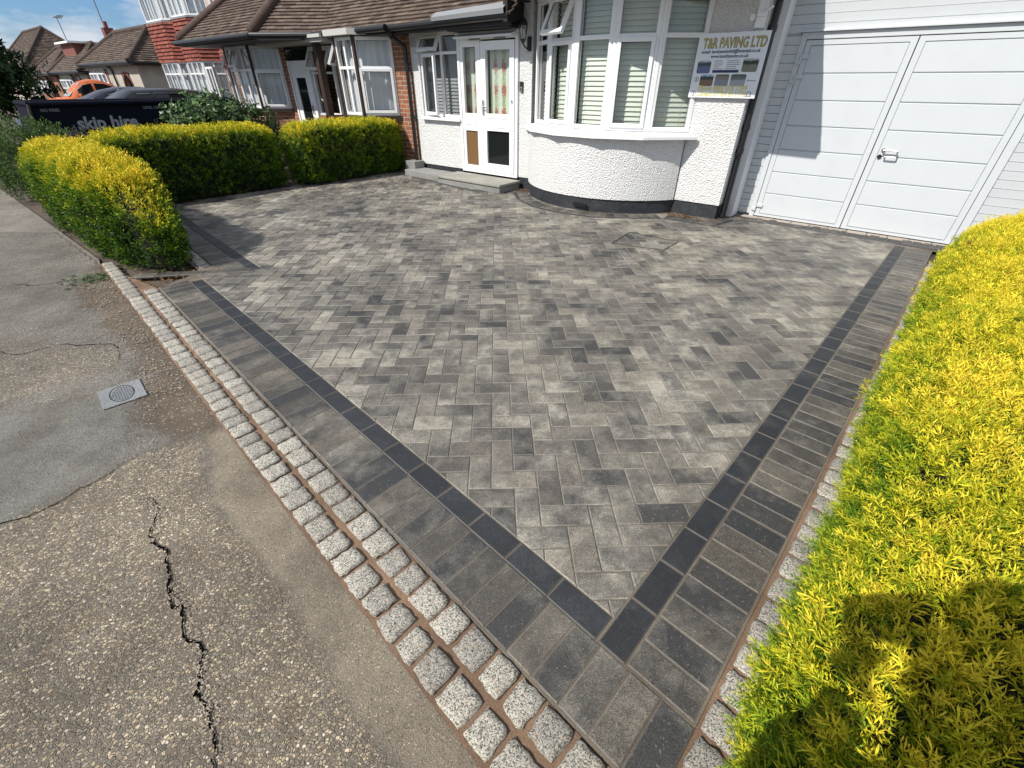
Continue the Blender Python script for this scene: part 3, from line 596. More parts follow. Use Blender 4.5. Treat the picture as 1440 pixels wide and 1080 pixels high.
# bay window
V = [(-2.95, .0), (-2.52, -.31), (-2.02, -.475), (-1.49, -.475), (-.99, -.31), (-.56, .0)]
bay = empty('bay_window', (0, 0, 0)); bay.parent = wh
for k in range(5):
    p, q = Vector((*V[k], 0)), Vector((*V[k+1], 0)); L = (q-p).length; T = Matrix.Translation(p) @ Matrix.Rotation(math.atan2(q.y-p.y, q.x-p.x), 4, 'Z')
    w = window(bay, T, .012, L-.012, .955, 2.34, 0, [], 1.895, .05, opens=((0, 1),) if k == 1 else (), cas=((0, 0),) if k in (1, 3) else (), dep=.075)
    shutters(T, .05, L-.05, 1.0, 2.3, .13, w, .052)
for x, y in V[1:-1]: mb = MB(); mb.bar((x, y+.03, .955), (x, y+.03, 2.34), .03, n=12); mb.build('corner_post', M['upvc'], bay)
so_ = [(-3.10, -.06), (-2.64, -.52), (-2.07, -.775), (-1.46, -.775), (-.91, -.545), (-.43, -.055)]
mb = MB(); n = 6; si = [(-3.10, .02)]+V[1:-1]+[(-.43, .02)]
for k in range(5):
    mb.add([(*so_[k], .915), (*so_[k+1], .915), (*V[k+1], .95), (*V[k], .95), (*so_[k], .885), (*so_[k+1], .885), (*(Vector(so_[k])*.97+Vector((-1.8, .1))*.03), .885), (*(Vector(so_[k+1])*.97+Vector((-1.8, .1))*.03), .885)],
           [(0, 1, 2, 3), (4, 5, 1, 0), (4, 6, 7, 5)])
    mb.add([(*so_[k], .886), (*so_[k+1], .886), (*V[k+1], .886), (*V[k], .886)], [(3, 2, 1, 0)])
for P_, Q_ in ((so_[0], V[0]), (so_[-1], V[-1])): mb.add([(*P_, .886), (*P_, .915), (*Q_, .95), (*Q_, .886)], [(0, 1, 2, 3), (3, 2, 1, 0)][:1])
mb.build('sill', M['upvc'], bay)
mb = MB(); mb.prism([(x, y) for x, y in [(-3.05, .25)]+[(a_, b_-.01) for a_, b_ in V]+[(-.5, .25)]], 2.342, 2.358); mb.build('bay_head', M['upvc'], wh)
# soffit, fascia, gutter and roofs
mb = MB(); mb.box((-3.06, ED, EZ), (ER, .3, EZ+.02)); mb.box((ER-.19, .3, EZ), (ER, 4, EZ+.02)); mb.build('soffit', M['soffit'], wh)
mb = MB(); mb.box((-3.06, ED-.02, EZ-.01), (ER+.02, ED, EZ+.17)); mb.box((ER, ED, EZ-.01), (ER+.02, 4, EZ+.17)); mb.build('fascia', M['upvc'], wh)
mb = MB(); mb.bar((-3.06, ED-.07, EZ+.11), (ER+.09, ED-.07, EZ+.02), .055, n=12); mb.bar((ER+.07, ED-.07, EZ+.02), (ER+.07, 4, EZ+.11), .055, n=12)
for x in (-2.6, -1.7, -.8, 0.1): mb.box((x-.015, ED-.13, EZ+.04), (x+.015, ED, EZ+.15))
mb.build('gutter', M['black'], wh)
PT = R_(36); ca, sa = math.cos(PT), math.sin(PT)
mb = MB(); sl_ = 5.2/ca
roof_facet(mb, (-3.10, ED-.06, EZ+.15), (1, 0, 0), (0, ca, sa), [(0, 0), (3.35, 0), (0, 3.35/ca)], .2, .13)
roof_facet(mb, (.25, ED-.06, EZ+.15), (0, 1, 0), (-ca, 0, sa), [(0, 0), (6.0, 0), (6.0, 3.35/ca), (3.35, 3.35/ca)], .2, .13)
mb.build('roof', M['tile'], wh)
mb = MB(); mb.add([(-3.10, ED-.03, EZ-.02), (-3.10, 2.5, EZ-.02), (-3.10, 2.5, EZ+2.6)], [(0, 2, 1)]); mb.add([(-3.06, ED-.03, EZ-.02), (-3.06, 2.5, EZ-.02), (-3.06, 2.5, EZ+2.6)], [(0, 1, 2)]); mb.build('gable_board', M['darkpaint'], wh)
# lower eave over the porch, shared with the brick bungalow: wall-side board, gutter, lead flashing
mb = MB(); mb.box((-5.62, -.33, 2.09), (-3.14, -.30, 2.20)); mb.box((-5.62, -.30, 2.12), (-3.12, .0, 2.14)); mb.box((-3.20, -.42, 2.12), (-3.13, -.06, 2.34)); mb.box((-4.4, -.30, 2.075), (-3.2, -.02, 2.119))
mb.build('bargeboard', M['darkpaint'], wh)
mb = MB(); mb.bar((-5.62, -.39, 2.17), (-3.12, -.39, 2.19), .05, n=12); mb.build('gutter', M['black'], wh)
mb = MB(); mb.add([(-4.55, -.47, 2.235), (-3.16, -.47, 2.255), (-3.16, -.36, 2.33), (-4.55, -.36, 2.30), (-4.55, -.46, 2.19), (-3.16, -.46, 2.2)], [(0, 1, 2, 3), (4, 5, 1, 0)]); mb.build('lead_flashing', M['lead'], wh)
# porch door
def fy(m):
    return m
cm = mat('floral_curtain', rough=.9); n = N(cm); tc_ = n.new('ShaderNodeTexCoord'); sx = n.new('ShaderNodeSeparateXYZ'); n.l(tc_.outputs['Object'], sx.inputs[0])
sx_ = n.math('ABSOLUTE', n.math('SINE', n.math('MULTIPLY', sx.outputs[0], math.pi/.16))); sz_ = n.math('ABSOLUTE', n.math('SINE', n.math('MULTIPLY', sx.outputs[2], math.pi/.30)))
v = n.coord(); nz = n.noise(v, 50, 4, .8); f1 = n.math('MULTIPLY', sx_, sz_)
fl = n.ramp(n.math('MULTIPLY', n.math('ADD', f1, n.math('MULTIPLY', nz, 1.9)), .5), [(.80, 0.0), (.86, .85)]); gr = n.ramp(n.math('MULTIPLY', n.math('ADD', n.math('MULTIPLY', sx_, .5), nz), .7), [(.62, 0.0), (.70, .8)])
c = n.mix(gr, (.55, .60, .50), (.22, .27, .10)); c = n.mix(fl, c, (.36, .09, .08)); n.col(c)
pd = empty('porch_door', (0, 0, 0)); pd.parent = wh
mb = MB(); mb.frame(-4.48, -3.25, .15, 2.03, -.035, .045, .05); mb.box((-4.05, -.034, .2), (-3.99, .044, 1.98)); mb.build('door_frame', M['upvc'], pd, bevel=.004)
mb = MB(); a_, b_ = -4.43, -4.05
mb.box((a_, -.02, .2), (b_, .03, .26)); mb.box((a_, -.02, .78), (b_, .03, 1.03)); mb.box((a_, -.02, 1.90), (b_, .03, 1.98)); mb.box((a_, -.0205, .2), (a_+.06, .031, 1.98)); mb.box((b_-.05, -.0205, .2), (b_, .031, 1.98)); sd_ = mb.build('side_panel', M['upvc'], pd, bevel=.004)
mb = MB(); mb.frame(-4.34, -4.14, .87, .96, -.028, -.018, .008); mb.box((-4.33, -.026, .878), (-4.15, -.0205, .952)); mb.build('letter_plate', M['upvc'], sd_)
mb = MB(); mb.box((-4.38, .0, .25), (-4.09, .01, .79)); mb.build('lower_panel', M['brownpanel'], sd_)
mb = MB(); mb.add([(-4.38, .004, 1.02), (-4.09, .004, 1.02), (-4.09, .004, 1.91), (-4.38, .004, 1.91)], [(0, 1, 2, 3)]); mb.build('pane', M['glass'], sd_)
mb = MB(); a_, b_ = -3.975, -3.31
mb.box((a_, -.045, .2), (a_+.10, .02, 1.96)); mb.box((b_-.09, -.045, .2), (b_, .02, 1.96)); mb.box((a_+.1, -.044, .2), (b_-.09, .019, .32)); mb.box((a_+.1, -.044, .80), (b_-.09, .019, 1.04)); mb.box((a_+.1, -.044, 1.85), (b_-.09, .019, 1.96))
leaf = mb.build('door_leaf', M['upvc'], pd, bevel=.004)
mb = MB(); mb.frame(-3.86, -3.42, .85, .99, -.05, -.04, .012); mb.build('moulding', M['upvc'], leaf)
mb = MB(); mb.box((a_+.09, -.015, .31), (b_-.08, -.005, .81)); mb.build('lower_pane', M['darkglass'], leaf)
mb = MB(); mb.add([(a_+.09, -.01, 1.03), (b_-.08, -.01, 1.03), (b_-.08, -.01, 1.86), (a_+.09, -.01, 1.86)], [(0, 1, 2, 3)]); mb.build('pane', M['glass'], leaf)
mb = MB(); mb.box((-3.945, -.06, 1.02), (-3.915, -.045, 1.22)); mb.bar((-3.93, -.06, 1.13), (-3.93, -.09, 1.13), .008); mb.bar((-3.93, -.09, 1.13), (-3.82, -.095, 1.12), .008); mb.build('handle', M['chrome'], leaf)
mb = MB(); mb.bar((-3.345, -.046, 1.22), (-3.345, -.056, 1.22), .013); mb.box((-3.352, -.06, 1.19), (-3.338, -.046, 1.23)); mb.build('keyhole', M['chrome'], leaf)
curtain(I4, -3.86, -3.33, .95, 1.86, .07, pd, cm, .12, .014); curtain(I4, -4.42, -4.06, .95, 1.9, .12, pd, cm, .1, .008)
mb = MB(); mb.box((-4.5, -.03, 2.035), (-3.16, .0, 2.12)); mb.add([(-4.42, -.16, 2.02), (-3.27, -.16, 2.02), (-3.27, -.035, 2.055), (-4.42, -.035, 2.055), (-4.42, -.16, 1.995), (-3.27, -.16, 1.995), (-3.27, -.035, 2.0), (-4.42, -.035, 2.0)], [(0, 1, 2, 3), (4, 5, 1, 0), (5, 6, 2, 1), (7, 4, 0, 3), (6, 5, 4, 7)])
mb.build('door_hood', M['upvc'], wh)
for x in (-4.2, -3.7): mb = MB(); mb.box((x, -.045, 1.955+.02), (x+.22, -.035, 1.995)); mb.build('trickle_vent', M['lead'], wh)
# left window
w = window(wh, I4, -5.42, -4.50, .945, 2.115, .03, [-4.92], 1.845, .045, opens=((0, 1), (0, 0)), cas=())
shutters(I4, -5.38, -4.54, .97, 2.1, .16, w, .05, M['lead'])
mb = MB(); mb.box((-5.44, -.07, .90), (-4.46, .03, .945)); mb.build('sill', M['upvc'], w, bevel=.006)
mb = MB(); mb.frame(-5.60, -5.46, 1.94, 2.06, -.012, -.0, .012)
for k in range(4): mb.box((-5.59, -.016, 1.955+k*.024), (-5.47, -.002, 1.965+k*.024))
mb.build('wall_vent', M['soffit'], wh)
# pipes
mb = MB(); mb.path([(-5.64, -.39, 2.13), (-5.64, -.36, 2.06), (-5.66, -.08, 1.95), (-5.66, -.07, .22)], .034, n=12)
for z in (1.6, .9): mb.bar((-5.66, -.07, z), (-5.66, -.07, z+.07), .042, n=12)
mb.build('downpipe', M['black'], wh)
mb = MB(); mb.path([(ER+.05, ED-.05, 2.34), (.06, .08, 2.22), (-.0+.045, .13, 2.15), (.045, .13, .02)], .036, n=12)
mb.path([(.03, .055, .75), (.045, .13, .75)], .012)
for z in (1.9, 1.0, .75): mb.bar((.045, .13, z), (.045, .13, z+.06), .044, n=12)
mb.build('downpipe', M['black'], wh)
mb = MB(); mb.box((.0, .20, .19), (.02, .30, 2.3)); mb.box((-.02, .02, .2), (.006, .10, 1.2)); mb.build('corner_trim', M['upvc'], wh)
mb = MB(); mb.box((-.10, -.03, 1.93), (-.01, .0, 2.35)); mb.box((-.08, -.075, 2.02), (-.0, -.03, 2.05)); mb.bar((-.05, -.05, 2.04), (.04, -.03, 2.10), .012); mb.bar((-.14, -.005, 2.02), (-.14, -.02, 2.02), .03, n=14); mb.build('bracket', M['upvc'], wh)
# step and slab
mb = MB(Matrix.Translation(P0) @ Matrix.Rotation(ANG, 4, 'Z'))
mb.box((-4.62, -.55, -.02), (-3.19, -.03, .085)); st = tag(mb.build('doorstep', M['slab'], bevel=.012), 'low grey stone doorstep in front of the white porch door', 'doorstep')
mb = MB(Matrix.Translation(P0) @ Matrix.Rotation(ANG, 4, 'Z')); mb.box((-4.60, -.57, .087), (-3.17, -.035, .125)); mb.build('step_slab', m_cream('buff_slab', (.34, .33, .29), (.24, .235, .21)), st, bevel=.006).matrix_parent_inverse = Matrix.Identity(4)
mb = MB(Matrix.Translation(P0) @ Matrix.Rotation(ANG, 4, 'Z')); mb.box((-5.64, -.42, -.02), (-4.64, -.03, .10)); tag(mb.build('paving_slab', M['slab'], bevel=.01), 'raised pale grey slab under the small left window, beside the doorstep', 'paving slab')
mb = MB(Matrix.Translation(P0) @ Matrix.Rotation(ANG, 4, 'Z')); mb.box((-5.80, -.26, -.02), (-5.52, -.02, .22)); tag(mb.build('concrete_block', M['slab'], bevel=.008), 'small grey concrete block at the foot of the left black downpipe', 'block')

# wall lantern
la = empty('wall_lantern', HW(-3.06, 0, 1.9), ANG, 'black carriage style wall lantern above the doorbell right of the porch door', 'lamp')
mb = MB(); mb.lathe([(0, -.085), (.028, -.08), (.034, -.06), (.034, .06), (.028, .08), (0, .085)], (.0, -.012, .0), 12); mb.path([(0, -.02, -.03), (0, -.06, -.055), (0, -.11, -.045), (-.01, -.15, -.005)], .009); mb.path([(0, -.02, .04), (0, -.05, .03)], .006); mb.build('bracket', M['black'], la)
mb = MB(); cx_, cy_ = -.01, -.15
mb.lathe([(0, .0), (.018, .0), (.022, .015), (.038, .03), (.042, .04), (.042, .045), (0, .045)], (cx_, cy_, 0), 6); mb.lathe([(.066, .20), (.068, .205), (.045, .245), (.022, .27), (.012, .275), (.014, .29), (.006, .30), (.012, .31), (0, .33)], (cx_, cy_, 0), 12)
for k in range(6):
    t = 2*math.pi*k/6; mb.bar((cx_+.04*math.cos(t), cy_+.04*math.sin(t), .045), (cx_+.064*math.cos(t), cy_+.064*math.sin(t), .2), .004, n=5)
mb.lathe([(.062, .198), (.068, .2), (.064, .206)], (cx_, cy_, 0), 12); mb.build('lantern_frame', M['black'], la)
mb = MB(); mb.lathe([(.038, .045), (.061, .198)], (cx_, cy_, 0), 6); mb.build('lantern_glass', M['glass'], la)
mb = MB(); mb.lathe([(0, .055), (.012, .06), (.012, .10), (.02, .12), (.018, .15), (0, .165)], (cx_, cy_, 0), 10); mb.build('bulb', M['upvc'], la)
# doorbell
db = empty('doorbell', HW(-3.19, 0, 1.40), ANG, 'small grey video doorbell on the white wall below the lantern', 'doorbell')
mb = MB(); mb.box((-.028, -.026, -.065), (.028, 0, .065)); mb.build('bell_body', M['black'], db, bevel=.006)
mb = MB(); mb.box((-.024, -.029, -.06), (.024, -.0255, .0)); mb.build('face_plate', M['galv'], db, bevel=.002)
mb = MB(); mb.bar((0, -.027, -.03), (0, -.032, -.03), .013, n=16); mb.build('button', M['black'], db)
# tradesman's board
sg = empty('paving_sign', HW(-.28, -.045, 1.61), ANG, 'white advertising board for a paving firm screwed to the wall right of the bay window', 'sign')
SW, SH = .74, .59
mb = MB(); mb.box((-SW/2, 0, -SH/2), (SW/2, .006, SH/2)); mb.box((-SW/2+.05, .006, -.02), (-SW/2+.09, .046, .02)); mb.build('board', mat('sign_white', (.74, .77, .80), .35), sg)
C_ = {'gold': mat('sign_gold', (.42, .36, .10), .5), 'yel': mat('sign_yellow', (.62, .55, .16), .5), 'navy': mat('sign_navy', (.015, .03, .11), .5), 'grey': mat('sign_grey', (.16, .17, .2), .5)}
def text(s, x, z, size, m, parent, name='lettering', bold=.0, shear=0, w=None, T=None, y=-.0016, depth=.0005, outline=None):
    cu = bpy.data.curves.new(name, 'FONT'); cu.body = s; cu.size = size; cu.offset = bold; cu.shear = shear; cu.extrude = depth; cu.resolution_u = 3
    o = bpy.data.objects.new(name, cu); COL.objects.link(o); dg = bpy.context.evaluated_depsgraph_get(); me = bpy.data.meshes.new_from_object(o.evaluated_get(dg)); bpy.data.objects.remove(o)
    xs = [v_.co.x for v_ in me.vertices]; k = (w/(max(xs)-min(xs))) if w else 1; x00 = min(xs)
    me.transform((T or I4) @ Matrix.Translation((x, y, z)) @ Matrix.Rotation(math.pi/2, 4, 'X') @ Matrix.Diagonal((k, 1, 1, 1)) @ Matrix.Translation((-x00, 0, 0)))
    me.materials.clear(); me.materials.append(m); o = bpy.data.objects.new(name, me); COL.objects.link(o); o.parent = parent; return o
text('T&R PAVING LTD', -.315, .165, .125, C_['navy'], sg, bold=.005, w=.665, y=-.0008)
text('T&R PAVING LTD', -.315, .166, .125, C_['gold'], sg, bold=.0028, w=.66, y=-.0020)
text('email: tandrpavingltd@hotmail.co.uk', -.31, .118, .042, C_['navy'], sg, bold=.0008, shear=.2, w=.62)
text('www.tandrpaving.co.uk', -.20, .076, .042, C_['navy'], sg, bold=.0008, shear=.2, w=.40)
text('Phone 0800 078 7299', -.27, -.225, .068, C_['yel'], sg, bold=.0015, shear=.15, w=.54)
text('Direct 07789 811176', -.27, -.28, .068, C_['yel'], sg, bold=.0015, shear=.15, w=.54)
def photo(x0, x1, z0, z1, sky_, mid, low, parent):
    m = mat('printed_photo', rough=.4); n = N(m); tc_ = n.new('ShaderNodeTexCoord'); s3 = n.new('ShaderNodeSeparateXYZ'); n.l(tc_.outputs['Object'], s3.inputs[0])
    nz = n.noise(n.coord(), 60, 3, .7); h = n.math('ADD', n.math('DIVIDE', n.math('SUBTRACT', s3.outputs[2], z0), z1-z0), n.math('MULTIPLY', n.math('SUBTRACT', nz, .5), .5))
    n.col(n.ramp(h, [(.1, low), (.5, low), (.62, mid), (.82, mid), (.9, sky_)])); mb = MB(); w_, h_ = x1-x0, z1-z0; r_ = .012
    P = [(x0+r_, z0), (x1-r_, z0), (x1, z0+r_), (x1, z1-r_), (x1-r_, z1), (x0+r_, z1), (x0, z1-r_), (x0, z0+r_)]
    mb.add([(x, -.0013, z) for x, z in P], [tuple(range(8))]); mb.build('picture', m, parent)
photo(-.33, -.18, -.065, .055, (.5, .55, .6), (.03, .05, .05), (.10, .13, .26), sg); photo(.16, .32, -.055, .065, (.45, .5, .5), (.02, .03, .02), (.17, .18, .14), sg)
photo(-.27, -.12, -.185, -.075, (.35, .5, .65), (.04, .04, .04), (.20, .11, .07), sg); photo(-.10, .05, -.185, -.075, (.12, .12, .1), (.2, .18, .16), (.22, .24, .28), sg); photo(.07, .23, -.185, -.075, (.05, .07, .05), (.12, .14, .14), (.30, .34, .38), sg)
mb = MB(); mb.box((-.15, -.0014, -.060), (.135, 0, -.035)); mb.build('printed_band', C_['navy'], sg)
mb = MB(); r = random.Random(5)
for k in range(5):
    mb.box((-.145, -.0014, .045-k*.018), (-.145+r.uniform(.06, .10), 0, .050-k*.018)); mb.box((-.01, -.0014, .045-k*.018), (-.01+r.uniform(.08, .14), 0, .050-k*.018))
mb.build('small_print', C_['grey'], sg)
for x, z in ((-.31, -.12), (-.315, -.255)):
    mb = MB(); mb.T = Matrix.Translation((x, 0, z)) @ Matrix.Rotation(math.pi/2, 4, 'X'); mb.lathe([(.021, 0), (.021, .0015), (.026, .0015), (.026, 0)], n=20); mb.box((-.006, -.014, 0), (.004, .014, .0012)); mb.build('emblem', C_['grey'], sg)
mb = MB(); mb.box((.25, -.0014, -.138), (.262, 0, -.126)); mb.box((.268, -.0014, -.135), (.34, 0, -.129)); mb.build('web_address_mark', C_['grey'], sg)
mb = MB(); mb.T = Matrix.Translation((.30, 0, -.255)) @ Matrix.Rotation(math.pi/2, 4, 'X'); mb.lathe([(.018, 0), (.018, .0015), (.025, .0015), (.025, 0)], n=20); mb.box((-.034, -.026, 0), (-.012, -.019, .0012)); mb.box((.012, -.026, 0), (.034, -.019, .0012)); mb.build('emblem', C_['grey'], sg)

# ------------------------------------------------------------------ garage
GD = .56
ga = empty('garage', P0, ANG, 'white garage of horizontal boarding with side-hinged panelled double doors', 'garage')
mb = MB()
def boards(x0, x1, z0, z1, y=GD, pitch=.081):
    z = z0
    while z < z1-1e-4:
        t = min(z1, z+pitch); mb.add([(x0, y-.004, z+.006), (x1, y-.004, z+.006), (x1, y-.012, t), (x0, y-.012, t), (x0, y+.006, z), (x1, y+.006, z), (x0, y+.006, t), (x1, y+.006, t)], [(0, 1, 2, 3), (4, 5, 1, 0), (3, 2, 7, 6)]); z += pitch
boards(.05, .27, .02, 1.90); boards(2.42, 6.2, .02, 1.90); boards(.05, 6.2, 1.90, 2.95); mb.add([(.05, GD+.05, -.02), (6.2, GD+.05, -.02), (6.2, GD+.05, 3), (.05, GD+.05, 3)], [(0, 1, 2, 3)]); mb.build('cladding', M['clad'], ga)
mb = MB(); mb.box((.035, .29, .0), (.115, GD-.01, 2.9)); mb.build('corner_board', M['upvc'], ga)
mb = MB(); mb.box((.0, .285, .0), (.033, GD, .2)); mb.build('plinth', M['plinth'], ga)
mb = MB(); mb.box((.27, GD-.03, 0), (.325, GD+.04, 1.91)); mb.box((2.35, GD-.03, 0), (2.42, GD+.04, 1.91)); mb.box((.325, GD-.03, 1.85), (2.35, GD+.04, 1.91)); mb.box((.24, GD-.06, 1.912), (2.45, GD-.005, 1.93)); mb.build('door_frame', M['gdoor'], ga, bevel=.003)
for side, (a_, b_) in enumerate(((.331, 1.308), (1.318, 2.344))):
    mb = MB(); mb.box((a_, GD-.012, .012), (b_, GD+.025, 1.842)); e_ = .055
    mb.box((a_, GD-.026, .012), (a_+e_, GD-.012, 1.842)); mb.box((b_-e_, GD-.026, .012), (b_, GD-.012, 1.842)); mb.box((a_+e_, GD-.026, 1.80), (b_-e_, GD-.012, 1.842)); mb.box((a_+e_, GD-.026, .012), (b_-e_, GD-.012, .04))
    zs = [.04+.2514*k*.9985 for k in range(8)]
    for k in range(7):
        z0_, z1_ = zs[k], zs[k+1]; x0_, x1_ = a_+e_+.004, b_-e_-.004
        mb.add([(x0_, GD-.025, z0_+.009), (x1_, GD-.025, z0_+.009), (x1_, GD-.025, z1_-.009), (x0_, GD-.025, z1_-.009), (x0_, GD-.0125, z0_+.0015), (x1_, GD-.0125, z0_+.0015), (x1_, GD-.0125, z1_-.0015), (x0_, GD-.0125, z1_-.0015)], [(0, 1, 2, 3), (4, 5, 1, 0), (3, 2, 6, 7), (5, 6, 2, 1), (7, 4, 0, 3)])
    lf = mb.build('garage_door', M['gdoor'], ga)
    if side == 1:
        mb = MB(); x_ = a_+.095; mb.bar((x_, GD-.024, .86), (x_, GD-.035, .86), .02, n=14); mb.path([(x_, GD-.035, .86), (x_, GD-.07, .86), (x_+.13, GD-.07, .86), (x_+.135, GD-.07, .80), (x_+.03, GD-.07, .80), (x_+.02, GD-.07, .845)], .0075)
        mb.build('handle', M['chrome'], lf); mb = MB(); mb.bar((x_-.012, GD-.024, .795), (x_-.012, GD-.040, .795), .020, n=16); mb.build('lock', M['black'], lf)
    else:
        for z in (1.68, 1.50, .12):
            mb = MB(); mb.box((a_+.005, GD-.045, z), (a_+.075, GD-.026, z+.035)); mb.box((a_-.045, GD-.05, z-.045), (a_+.0, GD-.03, z-.008)); mb.bar((a_-.005, GD-.045, z-.05), (a_-.005, GD-.045, z+.04), .010); mb.build('hinge', M['gdoor'], lf, bevel=.003)
mb = MB(); mb.box((.33, GD-.01, -.01), (2.35, GD+.03, .010)); mb.build('threshold', M['black'], ga)
mb = MB(); mb.add([(.0, GD+.1, 2.98), (6.3, GD+.1, 2.98), (6.3, 4, 2.98), (0, 4, 2.98)], [(0, 1, 2, 3)]); mb.box((-.02, GD-.1, 2.93), (6.3, GD+.1, 3.05)); mb.build('roof', M['lead'], ga)
# channel drain
dr = empty('channel_drain', P0, ANG, 'narrow black slotted drainage channel along the foot of the garage doors', 'drain')
mb = MB(); y0, y1 = .315, .385
mb.box((.12, y0, -.02), (2.75, y0+.012, .006)); mb.box((.12, y1-.012, -.02), (2.75, y1, .006)); x = .12
while x < 2.74: mb.box((x, y0+.012, -.01), (x+.012, y1-.012, .0045)); x += .03
mb.build('grating', M['black'], dr)
mb = MB(); mb.add([(.1, .29, -.002), (2.8, .29, -.002), (2.8, .55, -.002), (.1, .55, -.002)], [(0, 1, 2, 3)]); mb.build('channel_bed', M['joint'], dr)
def HPf(n, u): return hp(u, n)
mb = MB(); u = .2
while u < 2.8: brick(mb, [hp(u, .395), hp(u+.195, .395), hp(u+.195, .53), hp(u, .53)], .004); u += .2
struct(mb.build('threshold_course', mat('pale_paver', (.36, .31, .26), .85)))
# recessed inspection cover
ic = empty('recessed_inspection_cover', (1.47, 4.88, 0), 0, 'square recessed manhole tray filled with matching pavers in front of the bay', 'manhole cover')
mb = MB(); Q = [(-.38, -.06), (.12, -.30), (.38, .01), (-.09, .36)]
for p, q in zip(Q, Q[1:]+Q[:1]):
    p, q = Vector(p), Vector(q); e = (q-p).normalized()*1; nn = Vector((-e.y, e.x))
    mb.add([(*(p-nn*.004), .0035), (*(q-nn*.004), .0035), (*(q+nn*.004), .0035), (*(p+nn*.004), .0035), (*(p-nn*.004), -.01), (*(q-nn*.004), -.01)], [(0, 1, 2, 3), (4, 5, 1, 0)])
mb.build('tray_rim', M['core'], ic)
# utility cover in the pavement
cx_, cy_ = -2.21, 1.99
uc = empty('utility_cover', (cx_, cy_, -.014), math.atan2(-.14, .14)*1.0, 'small pale metal water cover with an oval ribbed lid set in the pavement', 'cover')
mb = MB(); mb.box((-.115, -.10, 0), (.115, .10, .007)); mb.build('cover_plate', M['galv'], uc, bevel=.003)
mb = MB(); ov = [(.098*math.cos(t), .058*math.sin(t)) for t in [2*math.pi*k/36 for k in range(36)]]; iv = [(x*.93, y*.9) for x, y in ov]
mb.add([(x, y, .0076) for x, y in ov]+[(x, y, .0076) for x, y in iv], [(k, (k+1) % 36, 36+(k+1) % 36, 36+k) for k in range(36)]); mb.build('lid_groove', M['black'], uc)
mb = MB()
for a_ in range(-4, 5):
    for b_ in range(-5, 6):
        x, y = b_*.015, a_*.0115
        if (x/.085)**2+(y/.047)**2 < 1: mb.box((x-.0055, y-.0042, .007), (x+.0055, y+.0042, .0105))
mb.build('lid', M['galv'], uc)

# ------------------------------------------------------------------ foliage
def sprig_proto(r, nb, spread=.9, bl=(.22, .42), bw=.075, fork=True):
    """one spray of scale-like shoots along +z, unit height"""
    vs, fs, tt = [], [], []
    bend = Vector((r.uniform(-.3, .3), r.uniform(-.3, .3), 0))
    def P(t): return Vector((0, 0, t))+bend*t*t
    def blade(b, d, L, w, t):
        d = d.normalized(); sd = d.cross(Vector((r.uniform(-1, 1), r.uniform(-1, 1), r.uniform(-1, 1)))).normalized(); o = len(vs)
        m = b+d*L*.5; vs.extend([b, m+sd*w*.5, b+d*L, m-sd*w*.5]); fs.append((o, o+1, o+2, o+3)); tt.append(t)
    for k in range(nb):
        t = (k+.3)/nb*.85; an = k*2.4+r.uniform(-.5, .5); dr_ = Vector((math.cos(an)*spread, math.sin(an)*spread, r.uniform(.45, 1.0)))
        b = P(t); L = r.uniform(*bl)*(1.15-.5*t); blade(b, dr_, L, bw, .35+.45*t)
        if fork:
            dn = dr_.normalized(); tip = b+dn*L*.45; d2 = dn+Vector((r.uniform(-.7, .7), r.uniform(-.7, .7), r.uniform(.1, .8))); blade(tip, d2, L*.62, bw*.8, .55+.45*t)
    blade(P(.7), Vector((bend.x, bend.y, 1)), .34, bw, 1.0)
    return np.array([tuple(v) for v in vs]), np.array(fs), np.array(tt)
def leaf_proto(r, nl, lw=.22):
    vs, fs, tt = [], [], []
    for k in range(nl):
        an = k*2.4+r.uniform(-.4, .4); t = r.uniform(.1, .9); d = Vector((math.cos(an), math.sin(an), r.uniform(-.1, .8))).normalized(); b = Vector((0, 0, t)); L = r.uniform(.35, .55)
        sd = d.cross(Vector((0, 0, 1))+Vector((r.uniform(-.4, .4), r.uniform(-.4, .4), 0))).normalized()*L*lw; o = len(vs); up = d.cross(sd).normalized()*L*.06
        vs.extend([b, b+d*L*.3+sd, b+d*L*.7+sd*.8+up, b+d*L, b+d*L*.7-sd*.8+up, b+d*L*.3-sd]); fs.append((o, o+1, o+2, o+3, o+4, o+5)); tt.append(r.uniform(.2, 1))
    return np.array([tuple(v) for v in vs]), np.array(fs), np.array(tt)
